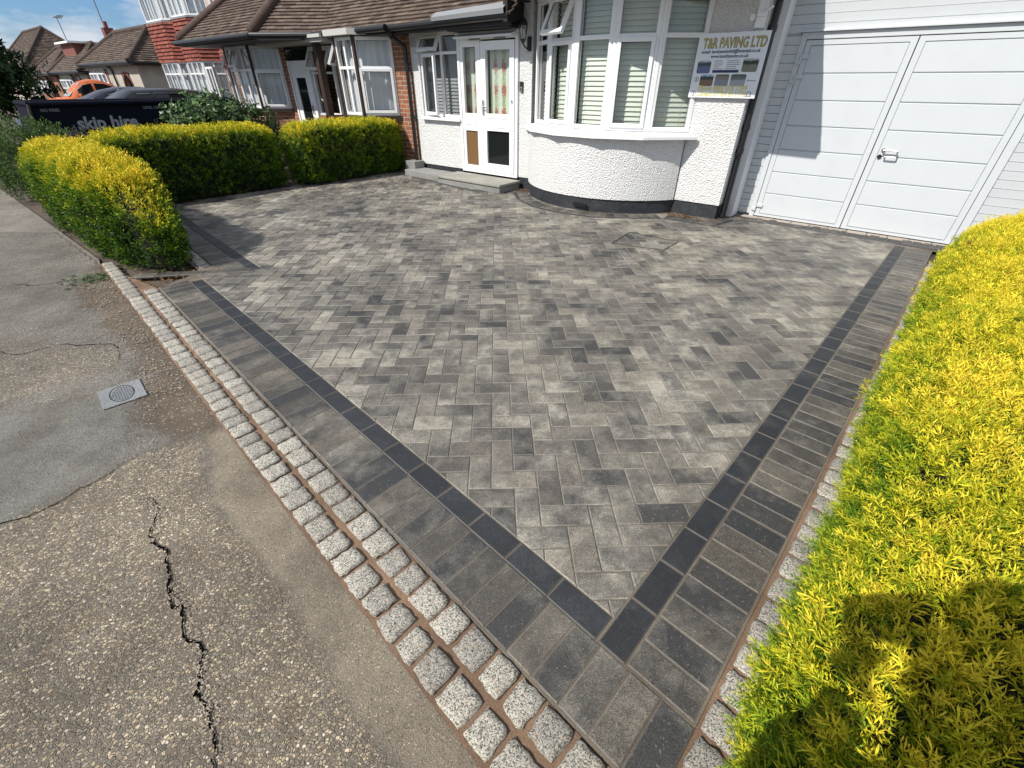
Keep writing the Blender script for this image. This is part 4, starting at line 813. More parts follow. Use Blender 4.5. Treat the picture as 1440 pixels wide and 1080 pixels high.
def scatter(name, protos, pos, dirs, size, val, m, parent=None, seed=1, valjit=.13, tipw=.5):
    rg = np.random.default_rng(seed); n = len(pos); pick = rg.integers(0, len(protos), n)
    z = dirs/np.linalg.norm(dirs, axis=1, keepdims=True); ref = np.where(np.abs(z[:, 2:3]) > .9, np.array([[1., 0, 0]]), np.array([[0, 0, 1.]]))
    x = np.cross(ref, z); x /= np.linalg.norm(x, axis=1, keepdims=True); y = np.cross(z, x); a = rg.uniform(0, 2*np.pi, n)[:, None]
    x, y = x*np.cos(a)+y*np.sin(a), -x*np.sin(a)+y*np.cos(a); VV_, FF, CC = [], [], []; off = 0; nf = protos[0][1].shape[1]
    jit = rg.normal(0, valjit, n); g2 = rg.random(n)
    for k, (pv, pf, pt) in enumerate(protos):
        idx = np.nonzero(pick == k)[0]
        if not len(idx): continue
        s = size[idx][:, None, None]; w = pos[idx][:, None, :]+s*(pv[None, :, 0:1]*x[idx][:, None, :]+pv[None, :, 1:2]*y[idx][:, None, :]+pv[None, :, 2:3]*z[idx][:, None, :])
        VV_.append(w.reshape(-1, 3)); f = pf[None]+(np.arange(len(idx))*len(pv))[:, None, None]+off; FF.append(f.reshape(-1, nf)); off += len(idx)*len(pv)
        c = np.clip(val[idx][:, None]+jit[idx][:, None]+tipw*(pt[None]-.6), .01, 1); CC.append(np.stack([c, np.broadcast_to(g2[idx][:, None], c.shape), np.zeros_like(c)], -1).reshape(-1, 3))
    V_ = np.concatenate(VV_); F_ = np.concatenate(FF); C3 = np.concatenate(CC)
    me = bpy.data.meshes.new(name); me.vertices.add(len(V_)); me.vertices.foreach_set('co', V_.astype(np.float32).ravel())
    me.loops.add(F_.size); me.loops.foreach_set('vertex_index', F_.astype(np.int32).ravel()); me.polygons.add(len(F_))
    me.polygons.foreach_set('loop_start', np.arange(0, F_.size, nf, dtype=np.int32)); me.update(calc_edges=True)
    at = me.color_attributes.new('cell', 'FLOAT_COLOR', 'CORNER'); cc_ = np.repeat(np.concatenate([C3, np.ones((len(C3), 1))], 1), nf, axis=0); at.data.foreach_set('color', cc_.astype(np.float32).ravel())
    me.materials.append(m); o = bpy.data.objects.new(name, me); COL.objects.link(o); o.parent = parent; return o
def lump(p, f=1.0, s=0.):
    return (np.sin(p[:, 0]*3.1*f+s)+np.sin(p[:, 1]*3.7*f+1.3*s+.5)+np.sin(p[:, 0]*6.3*f+p[:, 1]*5.1*f+s*2)+np.sin(p[:, 2]*5.3*f+p[:, 0]*2.2*f-s))/4
PR = random.Random(11)
FINE = [sprig_proto(PR, 20, bw=.036, bl=(.16, .36)) for _ in range(12)]; MED = [sprig_proto(PR, 8, bw=.085, bl=(.3, .5)) for _ in range(8)]; LEAF = [leaf_proto(PR, 8) for _ in range(6)]
def squircle(P, ex):
    Z = np.maximum(P[:, 2], 0); k = (np.abs(P[:, 0])**ex+np.abs(P[:, 1])**ex+Z**ex)**(1/ex); k = np.where(P[:, 2] < 0, np.maximum(k, 1), k)
    S = P/k[:, None]; S[:, 2] = np.where(P[:, 2] < 0, P[:, 2], S[:, 2]); return S
def sqnormal(S, ex, h):
    S2 = S.copy(); S2[:, 2] = np.maximum(S2[:, 2], 0); Nr = np.sign(S2)*np.abs(S2)**(ex-1)/np.array(h); return Nr/np.maximum(np.linalg.norm(Nr, axis=1, keepdims=True), 1e-6)
def hedge(name, label, origin, rz, L, Wd, H, n, size, seed, protos, top=.82, side=.5, m=None, endtaper=(0, 0), expo=5, taper_h=(0, 0), weights=None, dead=0, core=.86, group=None, lumps=.035, green_dir=None):
    rg = np.random.default_rng(seed); root = empty(name, origin, rz, label, 'hedge', group or 'clipped golden conifer hedges round the driveway'); hx, hy, hz = L/2, Wd/2, H/2
    A_ = np.array([L*Wd, L*H, L*H, Wd*H, Wd*H]); nn = rg.multinomial(int(n*1.0), A_/A_.sum()); P = []
    for k, c in enumerate(nn):
        u, v = rg.uniform(-1, 1, c), rg.uniform(-1, 1, c); o = np.ones(c)
        P.append(np.stack([[u, v, o], [u, -o, v], [u, o, v], [-o, u, v], [o, u, v]][k], 1))
    P = np.concatenate(P); ex = expo; S = squircle(P, ex); Nr = sqnormal(S, ex, (hx, hy, hz))
    def shape(S, sc=1.0):
        Q = S*np.array([hx, hy, hz])*sc; t = S[:, 0]
        e0 = np.clip((-t-(1-taper_h[0][0] if taper_h[0] else 1))/(taper_h[0][0] if taper_h[0] else 1), 0, 1) if taper_h[0] else 0
        zz = (Q[:, 2]+hz)
        if taper_h[0]: zz = zz*(1-taper_h[0][1]*e0**1.5); Q[:, 1] *= (1-taper_h[0][1]*.5*e0**1.5)
        if taper_h[1]:
            e1 = np.clip((t-(1-taper_h[1][0]))/taper_h[1][0], 0, 1); zz = zz*(1-taper_h[1][1]*e1**1.5); Q[:, 1] *= (1-taper_h[1][1]*.5*e1**1.5)
        # belly: narrower at the ground
        Q[:, 1] *= .90+.10*np.clip(zz/H*2.5, 0, 1); Q[:, 2] = zz; return Q
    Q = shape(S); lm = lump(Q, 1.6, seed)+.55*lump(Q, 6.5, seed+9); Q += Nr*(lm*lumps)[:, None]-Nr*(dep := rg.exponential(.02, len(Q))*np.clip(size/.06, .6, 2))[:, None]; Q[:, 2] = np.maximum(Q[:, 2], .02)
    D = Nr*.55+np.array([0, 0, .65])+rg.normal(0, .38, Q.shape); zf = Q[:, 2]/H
    ss = np.clip((Nr[:, 2]+.12*lump(Q, 5, seed+7)-.05)/.8, 0, 1); ss = ss*ss*(3-2*ss); val = (side+.30*(zf-.5))*(1-ss)+top*ss; val = val-dep*5.5+.10+.16*lump(Q, 2.3, seed+3)+.08*lump(Q, 7, seed+5)  # sides grow greener; low side values also paint their shade into the leaf colour
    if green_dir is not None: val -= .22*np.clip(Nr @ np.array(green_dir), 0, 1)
    sz = size*rg.uniform(.65, 1.35, len(Q))
    dm = np.zeros(len(Q), bool)
    if dead:
        for _ in range(dead):
            c = Q[rg.integers(len(Q))]; dm |= np.linalg.norm(Q-c, axis=1) < rg.uniform(.07, .16)
        dm &= rg.random(len(Q)) < .75
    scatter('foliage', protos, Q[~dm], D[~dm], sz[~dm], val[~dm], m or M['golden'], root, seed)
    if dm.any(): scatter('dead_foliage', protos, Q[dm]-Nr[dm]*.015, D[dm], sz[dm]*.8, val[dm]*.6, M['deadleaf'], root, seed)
    # dark twiggy inside
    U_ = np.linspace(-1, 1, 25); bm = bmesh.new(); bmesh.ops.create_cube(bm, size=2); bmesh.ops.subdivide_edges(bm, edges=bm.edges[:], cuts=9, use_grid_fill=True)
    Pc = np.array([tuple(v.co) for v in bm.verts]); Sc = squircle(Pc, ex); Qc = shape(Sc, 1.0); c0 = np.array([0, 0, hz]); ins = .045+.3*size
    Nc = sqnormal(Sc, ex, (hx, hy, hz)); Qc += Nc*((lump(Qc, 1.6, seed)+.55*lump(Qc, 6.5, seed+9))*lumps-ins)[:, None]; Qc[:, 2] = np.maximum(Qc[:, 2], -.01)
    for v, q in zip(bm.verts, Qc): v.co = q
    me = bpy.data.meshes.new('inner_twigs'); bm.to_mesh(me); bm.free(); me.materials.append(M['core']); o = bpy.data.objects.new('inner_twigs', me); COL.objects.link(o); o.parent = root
    return root
# right-hand golden hedge beside the camera (its left side runs along the setts)
ang_v = math.atan2(VV.y, VV.x); c0 = MV*.700+VV*2.10
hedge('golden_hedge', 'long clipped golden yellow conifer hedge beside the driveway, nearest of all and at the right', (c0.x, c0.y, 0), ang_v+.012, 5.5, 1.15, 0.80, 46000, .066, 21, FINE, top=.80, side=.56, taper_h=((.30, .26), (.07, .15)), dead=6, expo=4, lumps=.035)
def hedge_h(name, label, s0, s1, d0, d1, H, n, size, seed, along='s', **kw):
    c = HW((s0+s1)/2, (d0+d1)/2); L, Wd = (abs(s1-s0), abs(d1-d0)) if along == 's' else (abs(d1-d0), abs(s1-s0))
    return hedge(name, label, c, ANG+(0 if along == 's' else math.pi/2), L, Wd, H, n, size, seed, **kw)
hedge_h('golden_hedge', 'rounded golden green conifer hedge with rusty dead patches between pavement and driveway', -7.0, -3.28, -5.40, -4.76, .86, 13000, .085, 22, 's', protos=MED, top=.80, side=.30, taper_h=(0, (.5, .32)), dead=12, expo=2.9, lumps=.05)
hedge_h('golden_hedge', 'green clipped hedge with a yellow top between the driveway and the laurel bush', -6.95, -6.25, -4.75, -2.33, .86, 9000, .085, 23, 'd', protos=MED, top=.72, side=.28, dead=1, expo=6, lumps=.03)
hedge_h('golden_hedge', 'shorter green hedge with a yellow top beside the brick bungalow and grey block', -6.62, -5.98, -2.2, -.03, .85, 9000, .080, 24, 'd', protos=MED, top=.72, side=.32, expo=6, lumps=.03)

# ------------------------------------------------------------------ brick bungalow next door
bb = empty('brick_bungalow', P0, ANG, 'red brick bungalow with two angled white bay windows and a brown tiled roof', 'house')
mb = MB(); BX0, BX1 = -12.6, -5.625
wall_holes(mb, BX0, BX1, -.03, 2.2, .0, [(-9.72, -7.75, -.03, 2.10), (-7.6, -6.08, .2, 2.1), (-12.1, -10.0, .2, 2.1)], .22)
mb.add([(BX0, 0, -.03), (BX0, 6, -.03), (BX0, 6, 2.2), (BX0, 0, 2.2)], [(3, 2, 1, 0)])
# dwarf walls under the bays
def bay_plan(x0, x1, d): return [(x0, .0), (x0+d, -d), (x1-d, -d), (x1, .0)]
for x0, x1 in ((-7.6, -6.08), (-12.1, -10.0)):
    P_ = bay_plan(x0, x1, .48)
    for a_, b_ in zip(P_, P_[1:]): mb.add([(*a_, -.03), (*b_, -.03), (*b_, .86), (*a_, .86)], [(0, 1, 2, 3)])
# porch recess walls
mb.add([(-9.72, .0, -.03), (-9.72, .9, -.03), (-9.72, .9, 2.15), (-9.72, 0, 2.15)], [(0, 1, 2, 3)]); mb.add([(-7.75, .0, -.03), (-7.75, .9, -.03), (-7.75, .9, 2.15), (-7.75, 0, 2.15)], [(3, 2, 1, 0)]); mb.add([(-9.72, .9, -.03), (-7.75, .9, -.03), (-7.75, .9, 2.15), (-9.72, .9, 2.15)], [(0, 1, 2, 3)])
mb.build('wall', M['brick'], bb)
mb = MB(); mb.add([(-12.5, 1.2, 0), (-5.7, 1.2, 0), (-5.7, 1.2, 2.3), (-12.5, 1.2, 2.3)], [(0, 1, 2, 3)]); mb.build('interior', M['dark'], bb)
for x0, x1, tag_ in ((-7.6, -6.08, 0), (-12.1, -10.0, 1)):
    P_ = bay_plan(x0, x1, .48); bw_ = empty('bay_window', (0, 0, 0)); bw_.parent = bb
    for k, (a_, b_) in enumerate(zip(P_, P_[1:])):
        a3, b3 = Vector((*a_, 0)), Vector((*b_, 0)); L = (b3-a3).length; T = Matrix.Translation(a3) @ Matrix.Rotation(math.atan2(b3.y-a3.y, b3.x-a3.x), 4, 'Z')
        cols = [] if k != 1 else ([L/2] if tag_ == 0 else [L*.33, L*.66])
        w = window(bw_, T, .01, L-.01, .93, 2.10, .0, cols, 1.66, .05, opens=(((1, 1),) if tag_ else ()) if k == 1 else (((0, 1),) if (k == 0) else ()), cas=((0, 0),) if k == 2 else ())
        curtain(T, .04, L-.04, .97, 2.05, .17, w, M['curtain'], .13, .02)
    for x, y in P_[1:-1]: mb = MB(); mb.bar((x, y+.02, .9), (x, y+.02, 2.12), .04, n=8); mb.build('corner_post', M['brownwood'], bw_)
    mb = MB(); mb.prism([(x0-.06, .0), (x0+.44, -.56), (x1-.44, -.56), (x1+.06, 0)], .86, .925); mb.build('sill', M['brownwood'], bw_)
    if not tag_: mb = MB(); mb.prism([(x0-.1, .0), (x0+.40, -.62), (x1-.40, -.62), (x1+.10, 0)], 2.115, 2.20); mb.build('flat_roof', M['soffit'], bw_)
# porch
po = empty('porch', (0, 0, 0)); po.parent = bb
mb = MB(); mb.box((-9.9, -.52, 2.06), (-7.45, .1, 2.12)); mb.box((-9.95, -.57, 2.12), (-7.4, .1, 2.17)); mb.build('canopy', M['soffit'], po)
mb = MB(); mb.box((-7.98, -.40, 0), (-7.86, -.28, 2.06)); mb.box((-7.98, -.40, .80), (-7.0, -.30, .88)); mb.build('timber_post', M['brownwood'], po)
mb = MB(); mb.frame(-9.70, -8.85, .0, 1.82, -.06, .0, .06); dfr = mb.build('door_frame', M['upvc'], po)
mb = MB(); mb.box((-9.62, -.05, .02), (-9.46, -.01, 1.76)); mb.box((-9.08, -.05, .02), (-8.92, -.01, 1.76)); mb.box((-9.46, -.049, .02), (-9.08, -.011, .72)); mb.box((-9.46, -.049, 1.52), (-9.08, -.011, 1.76)); dl = mb.build('door', M['upvc'], po)
mb = MB(); mb.box((-9.46, -.035, .72), (-9.08, -.025, 1.52)); mb.build('pane', M['darkglass'], dl)
mb = MB(); mb.box((-9.02, -.075, .86), (-8.98, -.05, 1.02)); mb.build('handle', M['chrome'], dl)
w = window(po, I4, -8.82, -8.0, .85, 2.04, -.02, [], 1.6, .045, opens=((0, 1),)); mb = MB(); mb.box((-8.83, -.03, 0), (-7.98, .02, .84)); mb.build('dwarf_wall', M['brick'], po)
mb = MB(); mb.box((-9.7, -.05, 1.83), (-8.83, 0, 2.06)); mb.build('fanlight', M['darkglass'], po)
pb = MB(Matrix.Translation(P0) @ Matrix.Rotation(ANG, 4, 'Z')); pb.box((-8.10, -.24, .32), (-7.82, .20, .88)); pb.box((-8.12, -.26, .30), (-7.80, .22, .36)); tag(pb.build('cardboard_box', m_sand('cardboard', (.20, .14, .06), (.30, .21, .10), 10), bevel=.01), 'tan cardboard box standing in the porch of the brick bungalow', 'box')
# roof with its canted end
mb = MB(); ES = (-5.62+2.55)
def facet(mb, A, B, E1, E2, pitch=PT, **kw):
    """A->B along the eave; E1,E2: plan offsets (ds) of the upper ends relative to the eave ends; rise to z=5"""
    A, B = Vector(A), Vector(B); u = (B-A).normalized(); inn = Vector((-u.y, u.x, 0)); v = inn*math.cos(pitch)+Vector((0, 0, math.sin(pitch))); L = (B-A).length; S_ = (5.0-A.z)/math.sin(pitch)
    roof_facet(mb, A, u, v, [(0, 0), (L, 0), (L+E2, S_), (E1, S_)], **kw)
ez = 2.19
dz = (5.0-ez)/math.tan(PT)                            # plan depth of the slope
k_ = -.329*dz
c1, c2_ = (-8.78, -1.10, ez), (-7.78, -.42, ez)
facet(mb, c2_, (-3.08, -.42, ez), k_, 0, gw=.165, gh=.1)
facet(mb, (-12.4, -1.10, ez), c1, 2.0, k_, gw=.165, gh=.1)
u_ = Vector((c2_[0]-c1[0], c2_[1]-c1[1], 0)).normalized(); inn = Vector((-u_.y, u_.x, 0)); tv = Vector((k_, dz, 0)); off_ = tv.dot(u_)
facet(mb, c1, c2_, off_, off_, gw=.165, gh=.1)
rf = mb.build('roof', M['tile'], bb)
mb = MB(); mb.bar(Vector(c1)+Vector((0, 0, .04)), Vector((c1[0]+k_, c1[1]+dz, 5.04)), .095, n=12); mb.bar(Vector((-12.4, -1.10, ez+.04)), (-10.4, 2.77, 5.04), .09, n=12); mb.build('ridge_tiles', m_tile('hip_tile', (.08, .05, .04), (.12, .08, .065), (.17, .12, .10)), rf, smooth=True)
mb = MB(); gp = [(-12.45, -1.16, ez-.03), (c1[0]+.02, -1.16, ez-.03), (c2_[0]+.03, -.48, ez-.03), (-5.63, -.46, ez-.02)]; mb.path(gp, .05, n=12); mb.bar((-12.45, -1.16, ez-.03), (-12.45, 6, ez-.03), .05); mb.build('gutter', M['black'], rf)
mb = MB(); mb.prism([(-12.38, -1.06), (c1[0], -1.06), (c2_[0], -.38), (-5.63, -.38), (-5.63, .05), (-12.38, .05)], ez-.09, ez-.03); mb.build('soffit', M['darkpaint'], rf)
mb = MB(); mb.add([(-12.4, -1.05, ez), (-12.4, 6.4, ez), (-10.42, 2.8, 5.0)], [(0, 1, 2)]); mb.build('roof_lining', M['darkpaint'], rf)

# ------------------------------------------------------------------ pink two-storey house
ph = empty('pink_house', P0, ANG, 'two-storey pink pebbledash house with red tile-hung bays and white windows', 'house')
X0, X1 = -17.7, -13.05
mb = MB(); wall_holes(mb, X0, X1, -.03, 4.9, .3, [(-17.35, -15.5, .9, 1.93), (-15.3, -13.7, .8, 1.93), (-17.3, -14.0, 2.85, 3.9)], .2)
mb.add([(X1, .3, -.03), (X1, 7, -.03), (X1, 7, 4.9), (X1, .3, 4.9)], [(0, 1, 2, 3)]); mb.add([(X0, .3, -.03), (X0, 7, -.03), (X0, 7, 4.9), (X0, .3, 4.9)], [(3, 2, 1, 0)]); mb.build('wall', M['pinkwall'], ph)
mb = MB(); mb.add([(X0+.1, 1, 0), (X1-.1, 1, 0), (X1-.1, 1, 4.8), (X0+.1, 1, 4.8)], [(0, 1, 2, 3)]); mb.build('interior', M['dark'], ph)
pl_ = [(-17.35, .3), (-17.0, -.10), (-15.75, -.10), (-15.35, .22), (-15.0, -.12), (-14.0, -.12), (-13.6, .3)]
def facets(P_, fn):
    for a_, b_ in zip(P_, P_[1:]):
        a3, b3 = Vector((*a_, 0)), Vector((*b_, 0)); L = (b3-a3).length; fn(Matrix.Translation(a3) @ Matrix.Rotation(math.atan2(b3.y-a3.y, b3.x-a3.x), 4, 'Z'), L)
gb = empty('ground_floor_windows', (0, 0, 0)); gb.parent = ph; ub = empty('upper_windows', (0, 0, 0)); ub.parent = ph
def gf(T, L):
    if L < .1: return
    w = window(gb, T, .01, L-.01, .72, 1.90, 0, [L/3, 2*L/3] if L > .9 else [L/2], 1.62, .04); curtain(T, .03, L-.03, .75, 1.88, .12, w, M['curtain'], .15, .02)
facets(pl_, gf)
def uf(T, L): w = window(ub, T, .01, L-.01, 2.84, 3.85, 0, [L/3, 2*L/3] if L > .9 else [L/2], 3.52, .04); curtain(T, .03, L-.03, 2.88, 3.83, .12, w, M['curtain'], .15, .02)
facets(pl_, uf)
mb = MB()
for a_, b_ in zip(pl_, pl_[1:]):
    a3, b3 = Vector((*a_, 1.90)), Vector((*b_, 1.90)); u = (b3-a3).normalized(); roof_facet(mb, a3-Vector((0, 0, 0)), u, Vector((0, 0, 1)), [(0, 0), ((b3-a3).length, 0), ((b3-a3).length, .9), (0, .9)], .16, .085, .03)
mb.build('tile_hanging', M['tilered'], ph)
mb = MB(); mb.prism([(x, y-.02) for x, y in pl_[:3]]+[(-15.35, .3), (-17.35, .3)], 2.80, 2.84); mb.prism([(-15.35, .3), (-15.02, -.15), (-13.98, -.15), (-13.55, .3)], 2.801, 2.841); mb.build('lead_flashing', M['lead'], ph)
mb = MB(); mb.prism([(-17.45, .3), (-17.05, -.16), (-13.95, -.16), (-13.5, .3)], 3.87, 4.0); mb.build('bay_roof', M['upvc'], ph)
mb = MB()
for k in range(5): mb.prism([(x, y) for x, y in pl_[:3]]+[(-15.35, .28), (-17.35, .28)], .62+.02*k, .64+.02*k) if k == 0 else None
for a_, b_ in zip(pl_, pl_[1:]): mb.add([(*a_, -.03), (*b_, -.03), (*b_, .72), (*a_, .72)], [(0, 1, 2, 3)])
mb.build('bay_wall', M['pinkwall'], ph)
w = window(ph, I4, -13.30, -13.02+.0, 2.75, 3.6, .24, [], None, .04); mb = MB(); mb.box((-13.35, .16, 2.70), (-12.98, .3, 2.75)); mb.build('sill', M['darkpaint'], w)
# glazed porch with its red arch
mb = MB(); mb.box((-13.42, .18, 0), (-13.05, .3, 2.0)); mb.bar((-13.25, .18, 1.95), (-13.25, .3, 1.95), .24, n=16); mb.build('brick_arch', M['brickdark'], ph)
w = window(ph, Matrix.Translation((-13.04, -.45, 0)), .0, .42, .05, 1.75, 0, [.2], .72, .045); 
w = window(ph, Matrix.Translation((-13.04+.42, -.45, 0)) @ Matrix.Rotation(math.pi/2, 4, 'Z'), .0, .74, .05, 1.75, 0, [.37], .72, .045)
ro, rz = hiproof_box('roof', X0, X1, .3, 7, 4.95, R_(38), ph)
mb = MB(); mb.path([(-17.62, .24, 4.9), (-17.62, .24, .1)], .035); mb.build('downpipe', M['black'], ph)
mb = MB(); mb.box((-17.72, -.1, 3.92), (-17.60, .32, 3.96)); mb.path([(-17.7, -.05, 4.0), (-17.95, -.25, 4.02)], .02); mb.build('gutter_bracket', M['black'], ph)

# ------------------------------------------------------------------ bungalows further up the street
def far_bungalow(label, x0, x1, wallm, ez_, h_r, pitch, d0=1.5, seed=0):
    x0 += .3; x1 -= .3; D_ = 2*h_r-.6
    h = empty('distant_bungalow', HW((x0+x1)/2, d0, 0), ANG, label, 'house', 'distant bungalows up the street'); hw = (x1-x0)/2; mb = MB()
    zt = ez_-.35
    holes = [(-hw+.5, -hw+2.6, .75, zt), (hw-2.4, hw-1.3, .02, min(1.75, zt))]
    wall_holes(mb, -hw, hw, -.05, ez_+.02, 0, holes, .2); mb.add([(hw, 0, -.05), (hw, D_, -.05), (hw, D_, ez_), (hw, 0, ez_)], [(0, 1, 2, 3)]); mb.add([(-hw, 0, -.05), (-hw, D_, -.05), (-hw, D_, ez_), (-hw, 0, ez_)], [(3, 2, 1, 0)]); mb.build('wall', wallm, h)
    mb = MB(); mb.add([(-hw+.1, .8, 0), (hw-.1, .8, 0), (hw-.1, .8, ez_), (-hw+.1, .8, ez_)], [(0, 1, 2, 3)]); mb.build('interior', M['dark'], h)
    P_ = [(-hw+.5, .0), (-hw+.95, -.25), (-hw+2.15, -.25), (-hw+2.6, 0)]; b = empty('bay_window', (0, 0, 0)); b.parent = h
    def f(T, L): w = window(b, T, .01, L-.01, .78, zt, 0, [L/2], zt-.4, .06); curtain(T, .03, L-.03, .8, zt-.03, .12, w)
    facets(P_, f)
    mb = MB()
    for a_, b_ in zip(P_, P_[1:]): mb.add([(*a_, -.03), (*b_, -.03), (*b_, .78), (*a_, .78)], [(0, 1, 2, 3)])
    mb.build('bay_wall', wallm, b)
    mb = MB()
    for k in range(6): mb.box((-hw+2.62, -.018, .3+k*.27), (-hw+2.62+(.42 if k % 2 else .28), .0, .3+k*.27+.265))
    mb.build('quoins', M['brickdark'], h)
    mb = MB(); xx = hw-1.85; arcp = [(xx+.6*math.cos(t), 1.1+.62*math.sin(t)) for t in [math.pi*k/14 for k in range(15)]]
    for p, q in zip(arcp, arcp[1:]): mb.box((min(p[0], q[0]), -.02, min(p[1], q[1])), (max(p[0], q[0])+.05, .02, max(p[1], q[1])+.06))
    mb.build('arch_brickwork', M['brickdark'], h); mb = MB(); mb.box((hw-2.35, .25, 0), (hw-1.35, .3, 1.75)); mb.build('door', M['brownwood'], h)
    mb = MB(); mb.path([(.3, -.25, ez_-.05), (0.36, -.06, ez_-.2), (0.36, -.06, .1)], .04); mb.build('downpipe', M['black'], h)
    hiproof_box('roof', -hw, hw, 0, D_, ez_, R_(pitch), h, over=.3); return h
fb1 = far_bungalow('cream distant bungalow with a hipped roof next to the pink house', -32.4, -24.5, M['cream'], 2.11, 1.66, 37, seed=1)
fb2 = far_bungalow('second distant bungalow from the pink house, behind the orange car', -39.0, -32.6, M['cream'], 1.85, 1.4, 41, seed=2)
fb3 = far_bungalow('third distant bungalow from the pink house, seen beside the dark tree', -45.0, -39.3, M['brick'], 1.8, 1.74, 38, seed=3)
fb4 = far_bungalow('farthest visible bungalow roof, between the dark tree and the sky', -58, -46.5, M['cream'], 2.0, 2.6, 44, seed=4)
# dormer and chimney, aerials
mb = MB(); mb.box((-1.9, .5, 2.2), (.6, 2.2, 3.1)); dm = mb.build('dormer', M['brickdark'], fb2); mb = MB(); mb.box((-2.05, .3, 3.11), (.75, 2.3, 3.2)); mb.build('flat_roof', M['upvc'], dm)
mb = MB(); mb.box((-3.1, 1.1, 2.9), (-2.7, 1.5, 3.6)); mb.bar((-2.9, 1.3, 3.6), (-2.9, 1.3, 3.85), .09); mb.build('chimney', M['brickdark'], fb1)
for nm, s_, d_, z0_, h_, lb in (('television_aerial', -31.6, 2.8, 3.2, 1.75, 'thin television aerial on a mast above the cream distant bungalow'), ('television_aerial', -39.5, 2.8, 3.0, 1.5, 'smaller television aerial further left above the flat dormer')):
    ae = empty(nm, HW(s_, d_, z0_), ANG, lb, 'aerial', 'television aerials on the distant roofs'); mb = MB(); mb.bar((0, 0, -.5), (0, 0, h_), .022); mb.build('mast', M['galv'], ae)
    mb = MB(); mb.bar((-.1, 0, h_-.08), (1.1, 0, h_+.02), .014)
    for k in range(8): mb.bar((k*.14, -.22+.01*k, h_-.07+k*.01), (k*.14, .22-.01*k, h_-.07+k*.01), .008, n=5)
    mb.build('aerial_array', M['galv'], ae)

